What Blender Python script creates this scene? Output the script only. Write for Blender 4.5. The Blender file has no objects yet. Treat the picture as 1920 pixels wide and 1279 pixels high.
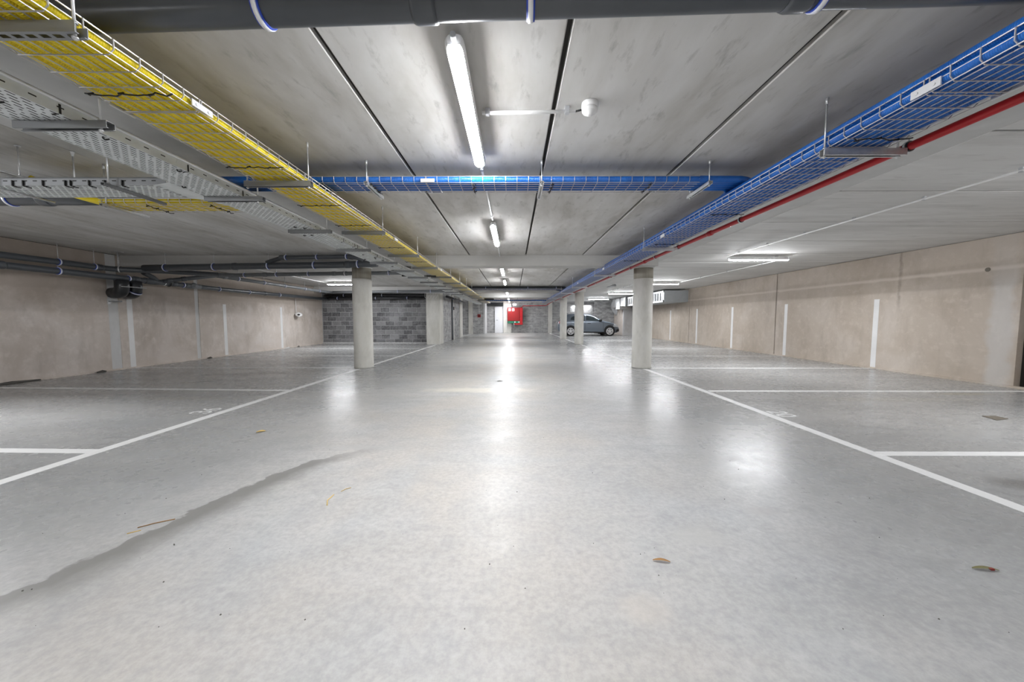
import bpy, math, random
from mathutils import Vector, Matrix
random.seed(7)
SC = bpy.context.scene
COL = SC.collection
PI = math.pi

# ------------------------------------------------------------------ camera, world, exposure
CAM_H = 1.10
F_PX = 650.0
cam_d = bpy.data.cameras.new('camera')
cam_d.sensor_fit = 'HORIZONTAL'
cam_d.sensor_width = 36.0
cam_d.lens = F_PX / 1920.0 * 36.0
cam_d.clip_start = 0.05
cam_d.clip_end = 200
cam = bpy.data.objects.new('camera', cam_d)
COL.objects.link(cam)
cam.location = (0, 0, CAM_H)
cam.rotation_euler = (PI / 2 - math.radians(3.653), 0, math.radians(0.264))
SC.camera = cam
world = bpy.data.worlds.new('world')
world.use_nodes = True
world.node_tree.nodes['Background'].inputs[0].default_value = (0.9, 0.93, 1.0, 1)
world.node_tree.nodes['Background'].inputs[1].default_value = 0.02
SC.world = world
SC.view_settings.view_transform = 'Standard'
SC.view_settings.look = 'None'
SC.view_settings.gamma = 1.0
SC.view_settings.use_curve_mapping = False
SC.view_settings.exposure = 1.47
LAMP_STRENGTH = 90.0
SC.cycles.max_bounces = 12
SC.cycles.diffuse_bounces = 8
SC.cycles.sample_clamp_indirect = 30.0
SC.cycles.caustics_reflective = False
SC.cycles.caustics_refractive = False

ZC = 2.47          # ceiling underside
ZS = 2.245         # beam soffit
XL, XR = -8.55, 8.0
Y0 = -6.0

# ------------------------------------------------------------------ node helpers
def new_mat(name):
    m = bpy.data.materials.new(name)
    m.use_nodes = True
    nt = m.node_tree
    return m, nt, nt.nodes['Principled BSDF']

def nd(nt, typ, **kw):
    n = nt.nodes.new(typ)
    for k, v in kw.items():
        if isinstance(k, str) and k.startswith('i_'):
            n.inputs[k[2:].replace('_', ' ')].default_value = v
        else:
            setattr(n, k, v)
    return n

def link(nt, a, b):
    nt.links.new(a, b)

def world_pos(nt, scale):
    g = nd(nt, 'ShaderNodeNewGeometry')
    mp = nd(nt, 'ShaderNodeMapping')
    mp.inputs['Scale'].default_value = scale
    link(nt, g.outputs['Position'], mp.inputs['Vector'])
    return mp.outputs['Vector']

def noise(nt, vec, scale, detail=4, rough=0.55, dist=0.0):
    n = nd(nt, 'ShaderNodeTexNoise')
    n.inputs['Scale'].default_value = scale
    n.inputs['Detail'].default_value = detail
    n.inputs['Roughness'].default_value = rough
    n.inputs['Distortion'].default_value = dist
    link(nt, vec, n.inputs['Vector'])
    return n.outputs['Fac']

def ramp(nt, fac, stops):
    r = nd(nt, 'ShaderNodeValToRGB')
    e = r.color_ramp.elements
    while len(e) < len(stops):
        e.new(0.5)
    for i, (p, c) in enumerate(stops):
        e[i].position = p
        e[i].color = (*c, 1) if len(c) == 3 else c
    link(nt, fac, r.inputs['Fac'])
    return r.outputs['Color']

def rng(nt, fac, a, b, c=0.0, d=1.0, smooth=False):
    r = nd(nt, 'ShaderNodeMapRange')
    r.inputs['From Min'].default_value = a
    r.inputs['From Max'].default_value = b
    r.inputs['To Min'].default_value = c
    r.inputs['To Max'].default_value = d
    if smooth:
        r.interpolation_type = 'SMOOTHSTEP'
    link(nt, fac, r.inputs['Value'])
    return r.outputs['Result']

def math_(nt, op, a, b=None):
    n = nd(nt, 'ShaderNodeMath', operation=op)
    for i, v in enumerate((a, b)):
        if v is None:
            continue
        if isinstance(v, (int, float)):
            n.inputs[i].default_value = v
        else:
            link(nt, v, n.inputs[i])
    return n.outputs[0]

def mix(nt, fac, a, b, mode='MIX'):
    n = nd(nt, 'ShaderNodeMix', data_type='RGBA', blend_type=mode)
    if isinstance(fac, (int, float)):
        n.inputs['Factor'].default_value = fac
    else:
        link(nt, fac, n.inputs['Factor'])
    for key, v in (('A', a), ('B', b)):
        s = [i for i in n.inputs if i.name == key and i.type == 'RGBA'][0]
        if isinstance(v, tuple):
            s.default_value = (*v, 1) if len(v) == 3 else v
        else:
            link(nt, v, s)
    return [o for o in n.outputs if o.type == 'RGBA'][0]

def bump(nt, bsdf, h, strength, dist=0.01):
    b = nd(nt, 'ShaderNodeBump')
    b.inputs['Strength'].default_value = strength
    b.inputs['Distance'].default_value = dist
    link(nt, h, b.inputs['Height'])
    link(nt, b.outputs['Normal'], bsdf.inputs['Normal'])

def plain(name, col, rough=0.5, metal=0.0, var=0.06, vscale=6.0, spec=0.5, bumpy=0.0):
    m, nt, b = new_mat(name)
    v = world_pos(nt, (1, 1, 1))
    n = noise(nt, v, vscale, 3)
    c = mix(nt, rng(nt, n, 0.3, 0.7), tuple(x * (1 - var) for x in col), tuple(min(1, x * (1 + var)) for x in col))
    link(nt, c, b.inputs['Base Color'])
    b.inputs['Roughness'].default_value = rough
    b.inputs['Metallic'].default_value = metal
    b.inputs['Specular IOR Level'].default_value = spec
    if bumpy:
        bump(nt, b, noise(nt, v, 60, 2), bumpy, 0.004)
    return m

def concrete(name, lo, mid, hi, stretch=(1, 1, 1), speck=0.5, rough=0.75, scale=1.6, fine=14, bstr=0.12):
    m, nt, b = new_mat(name)
    v = world_pos(nt, stretch)
    big = noise(nt, v, scale, 5, 0.6, 0.4)
    c = ramp(nt, big, [(0.28, lo), (0.5, mid), (0.74, hi)])
    fn = noise(nt, v, fine, 5, 0.65, 0.2)
    c = mix(nt, rng(nt, fn, 0.56, 0.80, 0, speck), c, tuple(x * 0.55 for x in lo))
    c = mix(nt, rng(nt, noise(nt, v, fine * 0.45, 3, 0.5), 0.55, 0.8, 0, 0.35), c, tuple(min(1, x * 1.22) for x in hi))
    link(nt, c, b.inputs['Base Color'])
    b.inputs['Roughness'].default_value = rough
    b.inputs['Specular IOR Level'].default_value = 0.35
    bump(nt, b, fn, bstr, 0.006)
    return m

# ------------------------------------------------------------------ materials
def floor_material():
    m, nt, b = new_mat('polished_concrete')
    g = nd(nt, 'ShaderNodeNewGeometry')
    sep = nd(nt, 'ShaderNodeSeparateXYZ')
    link(nt, g.outputs['Position'], sep.inputs[0])
    X, Y = sep.outputs[0], sep.outputs[1]
    v = world_pos(nt, (1, 1, 1))
    v2 = world_pos(nt, (0.55, 1.5, 1))
    n1 = noise(nt, v2, 0.55, 6, 0.62, 0.8)
    n2 = noise(nt, v2, 1.7, 5, 0.55, 0.5)
    n3 = noise(nt, v, 11.0, 4, 0.5, 0.1)
    c = ramp(nt, n1, [(0.28, (0.285, 0.29, 0.292)), (0.44, (0.365, 0.37, 0.373)), (0.58, (0.41, 0.41, 0.408)), (0.75, (0.45, 0.45, 0.45))])
    c = mix(nt, rng(nt, n2, 0.40, 0.78, 0, 0.60), c, (0.29, 0.29, 0.28))
    c = mix(nt, rng(nt, n3, 0.47, 0.72, 0, 0.40), c, (0.27, 0.27, 0.27))
    # beige dust trodden along the driving lane
    lane = math_(nt, 'MULTIPLY', rng(nt, math_(nt, 'ABSOLUTE', math_(nt, 'SUBTRACT', X, -0.35)), 0.4, 2.6, 1, 0, True),
                 rng(nt, noise(nt, v, 0.9, 3, 0.5, 0.6), 0.30, 0.62))
    c = mix(nt, math_(nt, 'MULTIPLY', lane, 0.75), c, (0.415, 0.382, 0.345))
    mott = noise(nt, v, 34, 4, 0.7)
    c = mix(nt, rng(nt, mott, 0.48, 0.72, 0, 0.45), c, (0.25, 0.255, 0.26))
    c = mix(nt, rng(nt, mott, 0.5, 0.28, 0, 0.30), c, (0.52, 0.52, 0.52))
    blot = noise(nt, v, 5.0, 5, 0.65, 0.3)
    c = mix(nt, rng(nt, blot, 0.48, 0.70, 0, 0.35), c, (0.27, 0.275, 0.28))
    # dried water run, a long dark band with an edge of its own
    fc = nd(nt, 'ShaderNodeFloatCurve')
    cv = fc.mapping.curves[0]
    pts = [(1.0, -2.30), (1.32, -2.03), (1.475, -1.96), (1.78, -1.87), (2.02, -1.80), (2.26, -1.72), (2.56, -1.60), (2.72, -1.44), (3.0, -1.1)]
    pts = [((y - 1.0) / 2.0, (x + 2.5) / 2.0) for y, x in pts]
    cv.points[0].location = pts[0]
    cv.points[1].location = pts[-1]
    for p in pts[1:-1]:
        cv.points.new(*p)
    fc.mapping.update()
    link(nt, rng(nt, Y, 1.0, 3.0), fc.inputs['Value'])
    cx = math_(nt, 'SUBTRACT', math_(nt, 'MULTIPLY', fc.outputs[0], 2.0), 2.5)
    d = math_(nt, 'SUBTRACT', X, cx)
    d = math_(nt, 'ADD', d, math_(nt, 'MULTIPLY', math_(nt, 'SUBTRACT', noise(nt, v, 7, 4), 0.5), 0.20))
    band = math_(nt, 'MULTIPLY', rng(nt, d, -0.015, 0.0), rng(nt, d, 0.07, 0.25, 1, 0))
    band = math_(nt, 'MULTIPLY', band, rng(nt, Y, 2.6, 2.95, 1, 0))
    c = mix(nt, math_(nt, 'MULTIPLY', band, 0.95), c, (0.20, 0.195, 0.187))
    # oval patches, some darker, some paler than the floor
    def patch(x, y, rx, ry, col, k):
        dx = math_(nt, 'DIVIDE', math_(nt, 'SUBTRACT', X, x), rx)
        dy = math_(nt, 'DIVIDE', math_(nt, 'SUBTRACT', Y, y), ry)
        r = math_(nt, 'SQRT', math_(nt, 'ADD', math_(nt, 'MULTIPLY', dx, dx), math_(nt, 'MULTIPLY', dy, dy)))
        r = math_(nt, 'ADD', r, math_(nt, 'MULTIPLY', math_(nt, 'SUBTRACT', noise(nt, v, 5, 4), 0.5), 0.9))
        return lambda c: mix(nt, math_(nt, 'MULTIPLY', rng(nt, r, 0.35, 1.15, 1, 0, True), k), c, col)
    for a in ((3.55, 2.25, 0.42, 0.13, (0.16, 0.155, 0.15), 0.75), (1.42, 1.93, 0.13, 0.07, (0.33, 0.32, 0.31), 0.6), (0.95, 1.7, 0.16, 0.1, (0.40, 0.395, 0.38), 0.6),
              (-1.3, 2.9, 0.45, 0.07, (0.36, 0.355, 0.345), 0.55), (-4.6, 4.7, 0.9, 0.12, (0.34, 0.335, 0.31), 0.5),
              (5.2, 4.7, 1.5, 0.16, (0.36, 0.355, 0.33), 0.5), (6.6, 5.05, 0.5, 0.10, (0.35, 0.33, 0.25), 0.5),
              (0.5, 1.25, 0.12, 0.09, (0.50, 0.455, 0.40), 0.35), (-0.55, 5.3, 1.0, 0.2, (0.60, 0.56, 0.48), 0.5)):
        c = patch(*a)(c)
    # sandy rim where the floor meets the side walls
    edge = math_(nt, 'MAXIMUM', rng(nt, X, XR - 0.22, XR - 0.04), rng(nt, X, XL + 0.04, XL + 0.20, 1, 0))
    edge = math_(nt, 'MULTIPLY', edge, rng(nt, noise(nt, v, 6, 3), 0.35, 0.6))
    c = mix(nt, math_(nt, 'MULTIPLY', edge, 0.6), c, (0.50, 0.44, 0.35))
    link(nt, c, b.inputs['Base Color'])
    r = math_(nt, 'ADD', rng(nt, n2, 0.3, 0.75, 0.18, 0.28), rng(nt, n3, 0.25, 0.80, 0, 0.10))
    wide = rng(nt, math_(nt, 'ABSOLUTE', math_(nt, 'SUBTRACT', X, -0.2)), 0.9, 2.6, 1, 0, True)
    r = math_(nt, 'ADD', r, math_(nt, 'MULTIPLY', wide, 0.13))
    link(nt, r, b.inputs['Roughness'])
    link(nt, rng(nt, wide, 0.0, 1.0, 0.26, 0.13), b.inputs['Specular IOR Level'])
    bump(nt, b, noise(nt, v, 80, 2), 0.05, 0.002)
    return m

M = {}
M['floor'] = floor_material()
M['ceil_y'] = concrete('precast_slab_long', (0.40, 0.385, 0.355), (0.53, 0.52, 0.50), (0.62, 0.615, 0.605), (1.0, 0.30, 1), 0.75, 0.7, 2.6, 13)
M['ceil_x'] = concrete('precast_slab_cross', (0.53, 0.525, 0.51), (0.63, 0.625, 0.61), (0.70, 0.70, 0.69), (0.22, 1.5, 1), 0.55, 0.7, 2.2, 12)
M['cast'] = concrete('cast_strip_concrete', (0.50, 0.50, 0.49), (0.56, 0.56, 0.55), (0.61, 0.61, 0.60), (1, 1, 1), 0.15, 0.7, 0.9, 10)
M['beam'] = concrete('beam_concrete', (0.48, 0.475, 0.46), (0.54, 0.535, 0.52), (0.60, 0.595, 0.58), (0.5, 1, 1), 0.15, 0.7, 1.2, 10)
M['column'] = concrete('column_concrete', (0.50, 0.49, 0.45), (0.61, 0.60, 0.56), (0.69, 0.68, 0.65), (1, 1, 0.4), 0.25, 0.65, 3.0, 18)
M['band'] = concrete('column_band', (0.24, 0.22, 0.18), (0.33, 0.31, 0.26), (0.40, 0.385, 0.34), (2.5, 2.5, 0.15), 0.3, 0.7, 3.0, 14)
M['joint'] = plain('joint_shadow_filler', (0.03, 0.028, 0.025), 0.95)
M['slabtop'] = plain('slab_concrete', (0.30, 0.30, 0.29), 0.9)

def wall_material(name, warm, smear=None):
    m, nt, b = new_mat(name)
    v = world_pos(nt, (1, 1, 1))
    vv = world_pos(nt, (1, 1, 0.35))
    n1 = noise(nt, v, 0.9, 6, 0.62, 0.5)
    lo, mid, hi = warm
    c = ramp(nt, n1, [(0.27, lo), (0.5, mid), (0.73, hi)])
    c = mix(nt, rng(nt, noise(nt, vv, 3.2, 5, 0.65), 0.50, 0.75, 0, 0.55), c, tuple(x * 0.78 for x in lo))
    c = mix(nt, rng(nt, noise(nt, v, 6.5, 5, 0.65), 0.52, 0.76, 0, 0.36), c, tuple(min(1, x * 1.25) for x in hi))
    g = nd(nt, 'ShaderNodeNewGeometry')
    sep = nd(nt, 'ShaderNodeSeparateXYZ')
    link(nt, g.outputs['Position'], sep.inputs[0])
    Z = sep.outputs[2]
    # upper wall darker above a wavy line, with a pale streak higher up
    wavy_z = math_(nt, 'ADD', Z, math_(nt, 'MULTIPLY', noise(nt, v, 2.0, 3), 0.05))
    c = mix(nt, math_(nt, 'MULTIPLY', rng(nt, wavy_z, 1.66, 1.70), 0.32), c, tuple(x * 0.80 for x in lo))
    streak = math_(nt, 'MULTIPLY', rng(nt, wavy_z, 1.92, 1.95), rng(nt, wavy_z, 1.97, 2.01, 1, 0))
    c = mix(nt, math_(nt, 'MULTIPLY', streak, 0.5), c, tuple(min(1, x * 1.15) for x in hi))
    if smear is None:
        # brown tint on the upper wall with a wandering lower edge
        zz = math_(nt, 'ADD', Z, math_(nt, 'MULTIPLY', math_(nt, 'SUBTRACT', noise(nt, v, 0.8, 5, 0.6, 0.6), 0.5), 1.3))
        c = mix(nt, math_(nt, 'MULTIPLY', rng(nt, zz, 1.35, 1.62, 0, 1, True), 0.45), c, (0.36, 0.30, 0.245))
    if smear is not None:
        st = math_(nt, 'ABSOLUTE', math_(nt, 'SUBTRACT', math_(nt, 'ADD', sep.outputs[1], math_(nt, 'MULTIPLY', math_(nt, 'SUBTRACT', noise(nt, v, 6, 4), 0.5), 0.10)), 7.28))
        c = mix(nt, math_(nt, 'MULTIPLY', math_(nt, 'MULTIPLY', rng(nt, st, 0.01, 0.045, 1, 0), rng(nt, Z, 1.2, 1.55)), rng(nt, noise(nt, v, 5, 3), 0.35, 0.6, 0.2, 0.6)), c, (0.24, 0.20, 0.16))
        # pale mortar smear beside a panel joint
        dy = math_(nt, 'ABSOLUTE', math_(nt, 'SUBTRACT', math_(nt, 'ADD', sep.outputs[1], math_(nt, 'MULTIPLY', math_(nt, 'SUBTRACT', noise(nt, v, 4, 4), 0.5), 0.22)), smear))
        k = math_(nt, 'MULTIPLY', rng(nt, dy, 0.08, 0.20, 1, 0, True), rng(nt, Z, 1.6, 2.0, 1, 0.25))
        c = mix(nt, math_(nt, 'MULTIPLY', k, 0.5), c, (0.60, 0.60, 0.60))
    link(nt, c, b.inputs['Base Color'])
    b.inputs['Roughness'].default_value = 0.8
    b.inputs['Specular IOR Level'].default_value = 0.3
    bump(nt, b, noise(nt, v, 25, 4), 0.10, 0.006)
    return m

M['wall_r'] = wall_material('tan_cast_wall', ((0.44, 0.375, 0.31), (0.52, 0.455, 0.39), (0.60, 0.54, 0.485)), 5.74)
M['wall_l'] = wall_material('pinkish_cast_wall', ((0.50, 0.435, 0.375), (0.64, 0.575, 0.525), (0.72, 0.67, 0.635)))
M['filler'] = concrete('grey_joint_mortar', (0.58, 0.575, 0.565), (0.65, 0.65, 0.65), (0.71, 0.71, 0.715), (1, 1, 0.5), 0.2)
M['pale'] = concrete('pale_concrete', (0.50, 0.50, 0.50), (0.58, 0.58, 0.59), (0.63, 0.63, 0.64), (1, 1, 1), 0.1)

def block_material():
    m, nt, b = new_mat('grey_concrete_block')
    oi = nd(nt, 'ShaderNodeObjectInfo')
    v = world_pos(nt, (1, 1, 1))
    c = ramp(nt, oi.outputs['Random'], [(0.0, (0.085, 0.085, 0.09)), (0.5, (0.15, 0.15, 0.155)), (1.0, (0.25, 0.25, 0.255))])
    wash = rng(nt, noise(nt, v, 1.1, 5, 0.65, 0.6), 0.48, 0.66)
    c = mix(nt, math_(nt, 'MULTIPLY', wash, 0.5), c, (0.40, 0.40, 0.42))
    c = mix(nt, rng(nt, noise(nt, v, 16, 4, 0.7), 0.45, 0.75, 0, 0.45), c, (0.42, 0.42, 0.43))
    link(nt, c, b.inputs['Base Color'])
    b.inputs['Roughness'].default_value = 0.9
    bump(nt, b, noise(nt, v, 90, 3), 0.5, 0.004)
    return m
M['block'] = block_material()
def farblock():
    m, nt, b = new_mat('weathered_block')
    v = world_pos(nt, (1, 1, 2.2))
    c = ramp(nt, noise(nt, v, 2.6, 5, 0.7, 0.4), [(0.3, (0.19, 0.19, 0.19)), (0.5, (0.34, 0.34, 0.34)), (0.72, (0.55, 0.55, 0.55))])
    link(nt, c, b.inputs['Base Color'])
    b.inputs['Roughness'].default_value = 0.9
    return m
M['farblock'] = farblock()
M['mortar'] = plain('pale_mortar', (0.52, 0.52, 0.525), 0.95, var=0.15, vscale=9)
M['paint'] = plain('white_line_paint', (0.80, 0.80, 0.80), 0.45, var=0.05, vscale=3)
def worn_paint():
    m, nt, b = new_mat('worn_line_paint')
    v = world_pos(nt, (1, 1, 1))
    c = mix(nt, rng(nt, noise(nt, v, 5, 5, 0.7), 0.52, 0.75, 0, 0.45), (0.76, 0.76, 0.755), (0.55, 0.55, 0.54))
    link(nt, c, b.inputs['Base Color'])
    b.inputs['Roughness'].default_value = 0.5
    return m
M['worn'] = worn_paint()
M['faded'] = plain('faded_number_paint', (0.62, 0.62, 0.62), 0.5, var=0.12, vscale=25)
M['zinc'] = plain('galvanised_steel', (0.66, 0.67, 0.68), 0.38, 0.75, 0.10, 30)
M['wire'] = plain('zinc_wire', (0.58, 0.57, 0.58), 0.4, 0.8, 0.05, 20)
M['plate'] = plain('galvanised_plate', (0.74, 0.77, 0.77), 0.5, 0.35, 0.06, 12)
M['steel_dark'] = plain('shaded_steel', (0.30, 0.31, 0.32), 0.45, 0.6)
def corrugated(name, col, col2, axis):
    m, nt, b = new_mat(name)
    v = world_pos(nt, (1, 1, 1))
    c = mix(nt, rng(nt, noise(nt, v, 9, 3), 0.35, 0.68), col, col2)
    link(nt, c, b.inputs['Base Color'])
    b.inputs['Roughness'].default_value = 0.38
    w = nd(nt, 'ShaderNodeTexWave', bands_direction=axis)
    w.inputs['Scale'].default_value = 40.0
    link(nt, v, w.inputs['Vector'])
    bump(nt, b, w.outputs['Fac'], 0.5, 0.004)
    return m
M['yellow_y'] = corrugated('yellow_conduit', (0.80, 0.60, 0.005), (0.90, 0.72, 0.012), 'Y')
M['yellow_x'] = corrugated('yellow_conduit_cross', (0.76, 0.58, 0.005), (0.86, 0.68, 0.012), 'X')
M['blue_y'] = corrugated('blue_conduit', (0.006, 0.105, 0.44), (0.014, 0.17, 0.62), 'Y')
M['blue_x'] = corrugated('blue_conduit_cross', (0.006, 0.105, 0.44), (0.014, 0.17, 0.62), 'X')
M['navy'] = plain('navy_conduit', (0.012, 0.025, 0.10), 0.4)
M['blackcable'] = plain('black_cable', (0.012, 0.012, 0.013), 0.5)
M['tie'] = plain('black_tie', (0.008, 0.008, 0.008), 0.5)
M['pvc'] = plain('dark_grey_pvc', (0.066, 0.073, 0.082), 0.30, var=0.08)
M['pvc_black'] = plain('black_pvc', (0.020, 0.021, 0.024), 0.35)
M['pvc_light'] = plain('mid_grey_pvc', (0.16, 0.17, 0.18), 0.35)
M['red'] = plain('red_fire_pipe', (0.44, 0.006, 0.011), 0.35, var=0.1)
M['redbright'] = plain('red_enamel', (0.24, 0.001, 0.002), 0.55)
M['bluerub'] = plain('blue_rubber', (0.02, 0.06, 0.42), 0.5)
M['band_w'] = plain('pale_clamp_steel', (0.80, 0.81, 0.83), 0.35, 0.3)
M['white'] = plain('white_plastic', (0.82, 0.82, 0.82), 0.4, var=0.02)
M['greyplastic'] = plain('grey_plastic', (0.45, 0.46, 0.48), 0.5)
M['doorwhite'] = plain('white_door_paint', (0.76, 0.77, 0.80), 0.4, var=0.02)
M['black'] = plain('black_plastic', (0.012, 0.012, 0.013), 0.45)
M['rubber'] = plain('tyre_rubber', (0.018, 0.018, 0.019), 0.8)
M['alloy'] = plain('silver_hubcap', (0.78, 0.78, 0.79), 0.35, 0.3)
M['foil'] = plain('duct_foil', (0.78, 0.79, 0.80), 0.30, 0.65, 0.08, 14)
M['ductgrey'] = plain('painted_duct', (0.42, 0.45, 0.47), 0.45, 0.2)
def lamp_mat():
    m, nt, b = new_mat('glowing_diffuser')
    b.inputs['Base Color'].default_value = (0.9, 0.9, 0.9, 1)
    b.inputs['Emission Color'].default_value = (0.96, 0.975, 1.0, 1)
    b.inputs['Emission Strength'].default_value = LAMP_STRENGTH
    return m
M['lamp'] = lamp_mat()
def car_paint():
    m, nt, b = new_mat('blue_grey_car_paint')
    v = world_pos(nt, (1, 1, 1))
    c = mix(nt, noise(nt, v, 200, 2), (0.15, 0.18, 0.22), (0.19, 0.225, 0.27))
    link(nt, c, b.inputs['Base Color'])
    b.inputs['Metallic'].default_value = 0.55
    b.inputs['Roughness'].default_value = 0.32
    b.inputs['Coat Weight'].default_value = 0.8
    b.inputs['Coat Roughness'].default_value = 0.06
    return m
M['car'] = car_paint()
M['glass'] = plain('tinted_car_glass', (0.035, 0.045, 0.05), 0.06)
M['headlight'] = plain('headlamp_lens', (0.62, 0.64, 0.66), 0.1)
M['taillight'] = plain('tail_lamp_lens', (0.35, 0.02, 0.02), 0.15)
M['sand'] = plain('brown_cover_plate', (0.17, 0.15, 0.12), 0.7)
M['straw'] = plain('yellow_straw', (0.62, 0.42, 0.10), 0.7)
M['leaf'] = plain('dry_leaf', (0.28, 0.15, 0.05), 0.7)
M['leafgreen'] = plain('dull_green_leaf', (0.16, 0.15, 0.06), 0.7)
M['greenrag'] = plain('green_label', (0.02, 0.16, 0.09), 0.6)
M['dirt'] = plain('grey_grit', (0.10, 0.095, 0.085), 0.9)

# ------------------------------------------------------------------ mesh building
class MB:
    def __init__(self):
        self.v, self.f, self.s = [], [], []
    def face(self, idx, smooth=False):
        self.f.append(idx); self.s.append(smooth)
    def box(self, x0, x1, y0, y1, z0, z1):
        n = len(self.v)
        self.v += [(x, y, z) for z in (z0, z1) for x, y in ((x0, y0), (x1, y0), (x1, y1), (x0, y1))]
        for q in ((3, 2, 1, 0), (4, 5, 6, 7), (0, 1, 5, 4), (1, 2, 6, 5), (2, 3, 7, 6), (3, 0, 4, 7)):
            self.face([n + i for i in q])
        return self
    def bev(self, x0, x1, y0, y1, z0, z1, c):
        """box whose edges towards -y are chamfered (for blocks)"""
        n = len(self.v)
        self.v += [(x0, y1, z0), (x1, y1, z0), (x1, y1, z1), (x0, y1, z1),
                   (x0, y0 + c, z0), (x1, y0 + c, z0), (x1, y0 + c, z1), (x0, y0 + c, z1),
                   (x0 + c, y0, z0 + c), (x1 - c, y0, z0 + c), (x1 - c, y0, z1 - c), (x0 + c, y0, z1 - c)]
        for q in ((8, 9, 10, 11), (4, 5, 9, 8), (5, 6, 10, 9), (6, 7, 11, 10), (7, 4, 8, 11),
                  (0, 1, 5, 4), (1, 2, 6, 5), (2, 3, 7, 6), (3, 0, 4, 7), (3, 2, 1, 0)):
            self.face([n + i for i in q])
        return self
    def tube(self, pts, r, n=10, caps=True, smooth=True, radii=None):
        P = [Vector(p) for p in pts]
        L = len(P)
        T = []
        for i in range(L):
            a = P[max(0, i - 1)]; b = P[min(L - 1, i + 1)]
            T.append((b - a).normalized())
        up = Vector((0, 0, 1)) if abs(T[0].z) < 0.9 else Vector((1, 0, 0))
        N = (up - T[0] * up.dot(T[0])).normalized()
        base = len(self.v)
        for i in range(L):
            N = (N - T[i] * N.dot(T[i])).normalized()
            B = T[i].cross(N)
            rr = radii[i] if radii else r
            for k in range(n):
                a = 2 * PI * k / n
                q = P[i] + (N * math.cos(a) + B * math.sin(a)) * rr
                self.v.append(tuple(q))
        for i in range(L - 1):
            for k in range(n):
                a = base + i * n + k; b = base + i * n + (k + 1) % n
                self.face([a, b, b + n, a + n], smooth)
        if caps:
            self.face([base + k for k in range(n)][::-1])
            self.face([base + (L - 1) * n + k for k in range(n)])
        return self
    def ring(self, c, axis, r0, r1, w, n=20):
        """flat band of width w round an axis, between radii r0 and r1"""
        A = Vector(axis).normalized(); c = Vector(c)
        u = Vector((0, 0, 1)) if abs(A.z) < 0.9 else Vector((1, 0, 0))
        u = (u - A * u.dot(A)).normalized(); v = A.cross(u)
        b = len(self.v)
        for k in range(n):
            a = 2 * PI * k / n
            d = u * math.cos(a) + v * math.sin(a)
            for rr, s in ((r0, -1), (r1, -1), (r1, 1), (r0, 1)):
                self.v.append(tuple(c + d * rr + A * (s * w / 2)))
        for k in range(n):
            i = b + 4 * k; j = b + 4 * ((k + 1) % n)
            for q in range(4):
                q2 = (q + 1) % 4
                self.face([i + q, j + q, j + q2, i + q2], q == 1)
        return self
    def lathe(self, prof, c, axis=(0, 0, 1), n=20):
        """prof: list of (radius, height along axis)"""
        A = Vector(axis).normalized(); c = Vector(c)
        u = Vector((1, 0, 0)) if abs(A.x) < 0.9 else Vector((0, 1, 0))
        u = (u - A * u.dot(A)).normalized(); v = A.cross(u)
        b = len(self.v)
        for r, h in prof:
            for k in range(n):
                a = 2 * PI * k / n
                self.v.append(tuple(c + (u * math.cos(a) + v * math.sin(a)) * r + A * h))
        for i in range(len(prof) - 1):
            for k in range(n):
                p = b + i * n + k; q = b + i * n + (k + 1) % n
                self.face([p, q, q + n, p + n], True)
        self.face([b + k for k in range(n)][::-1])
        self.face([b + (len(prof) - 1) * n + k for k in range(n)])
        return self
    def prism(self, poly, d):
        """poly: list of 3-D points of a flat outline; d: extrusion vector"""
        n = len(self.v); k = len(poly); d = Vector(d)
        self.v += [tuple(p) for p in poly] + [tuple(Vector(p) + d) for p in poly]
        self.face(list(range(n, n + k))); self.face(list(range(n + k, n + 2 * k))[::-1])
        for i in range(k):
            j = (i + 1) % k
            self.face([n + j, n + i, n + k + i, n + k + j])
        return self
    def mesh(self, name, mat):
        me = bpy.data.meshes.new(name)
        me.from_pydata(self.v, [], self.f)
        me.polygons.foreach_set('use_smooth', self.s)
        if mat:
            me.materials.append(mat)
        me.update()
        return me
    def build(self, name, mat, parent=None, label=None):
        o = bpy.data.objects.new(name, self.mesh(name, mat))
        COL.objects.link(o)
        if parent:
            o.parent = parent
        if label:
            o['label'] = label
        return o

def tag(o, label, cat, group=None, kind=None):
    o['label'] = label
    o['category'] = cat
    if group: o['group'] = group
    if kind: o['kind'] = kind
    return o

def empty(name, label, cat, loc=(0, 0, 0), group=None, kind=None):
    o = bpy.data.objects.new(name, None)
    o.empty_display_size = 0.1
    COL.objects.link(o)
    o.location = loc
    return tag(o, label, cat, group, kind)

def struct(name, mb, mat, label=None):
    o = mb.build(name, mat)
    o['kind'] = 'structure'
    if label: o['label'] = label
    return o

def copy_part(src, parent, loc):
    o = src.copy()
    COL.objects.link(o)
    o.parent = parent
    o.location = loc
    return o

def bend(p0, p1, p2, r, n=6):
    """points of a rounded corner at p1"""
    p0, p1, p2 = Vector(p0), Vector(p1), Vector(p2)
    a = p1 + (p0 - p1).normalized() * r
    b = p1 + (p2 - p1).normalized() * r
    return [tuple((1 - t) ** 2 * a + 2 * t * (1 - t) * p1 + t * t * b) for t in [i / n for i in range(n + 1)]]

ORD = ['first', 'second', 'third', 'fourth', 'fifth', 'sixth', 'seventh', 'eighth', 'ninth', 'tenth', 'eleventh', 'twelfth', 'thirteenth', 'fourteenth', 'fifteenth', 'sixteenth']

# ------------------------------------------------------------------ setting: floor and its markings
floor = struct('floor', MB().box(XL - 0.3, XR + 0.3, Y0 - 0.3, 29.0, -0.15, 0.0), M['floor'], 'polished grey concrete garage floor with dusty lane and dried water run')

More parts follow.
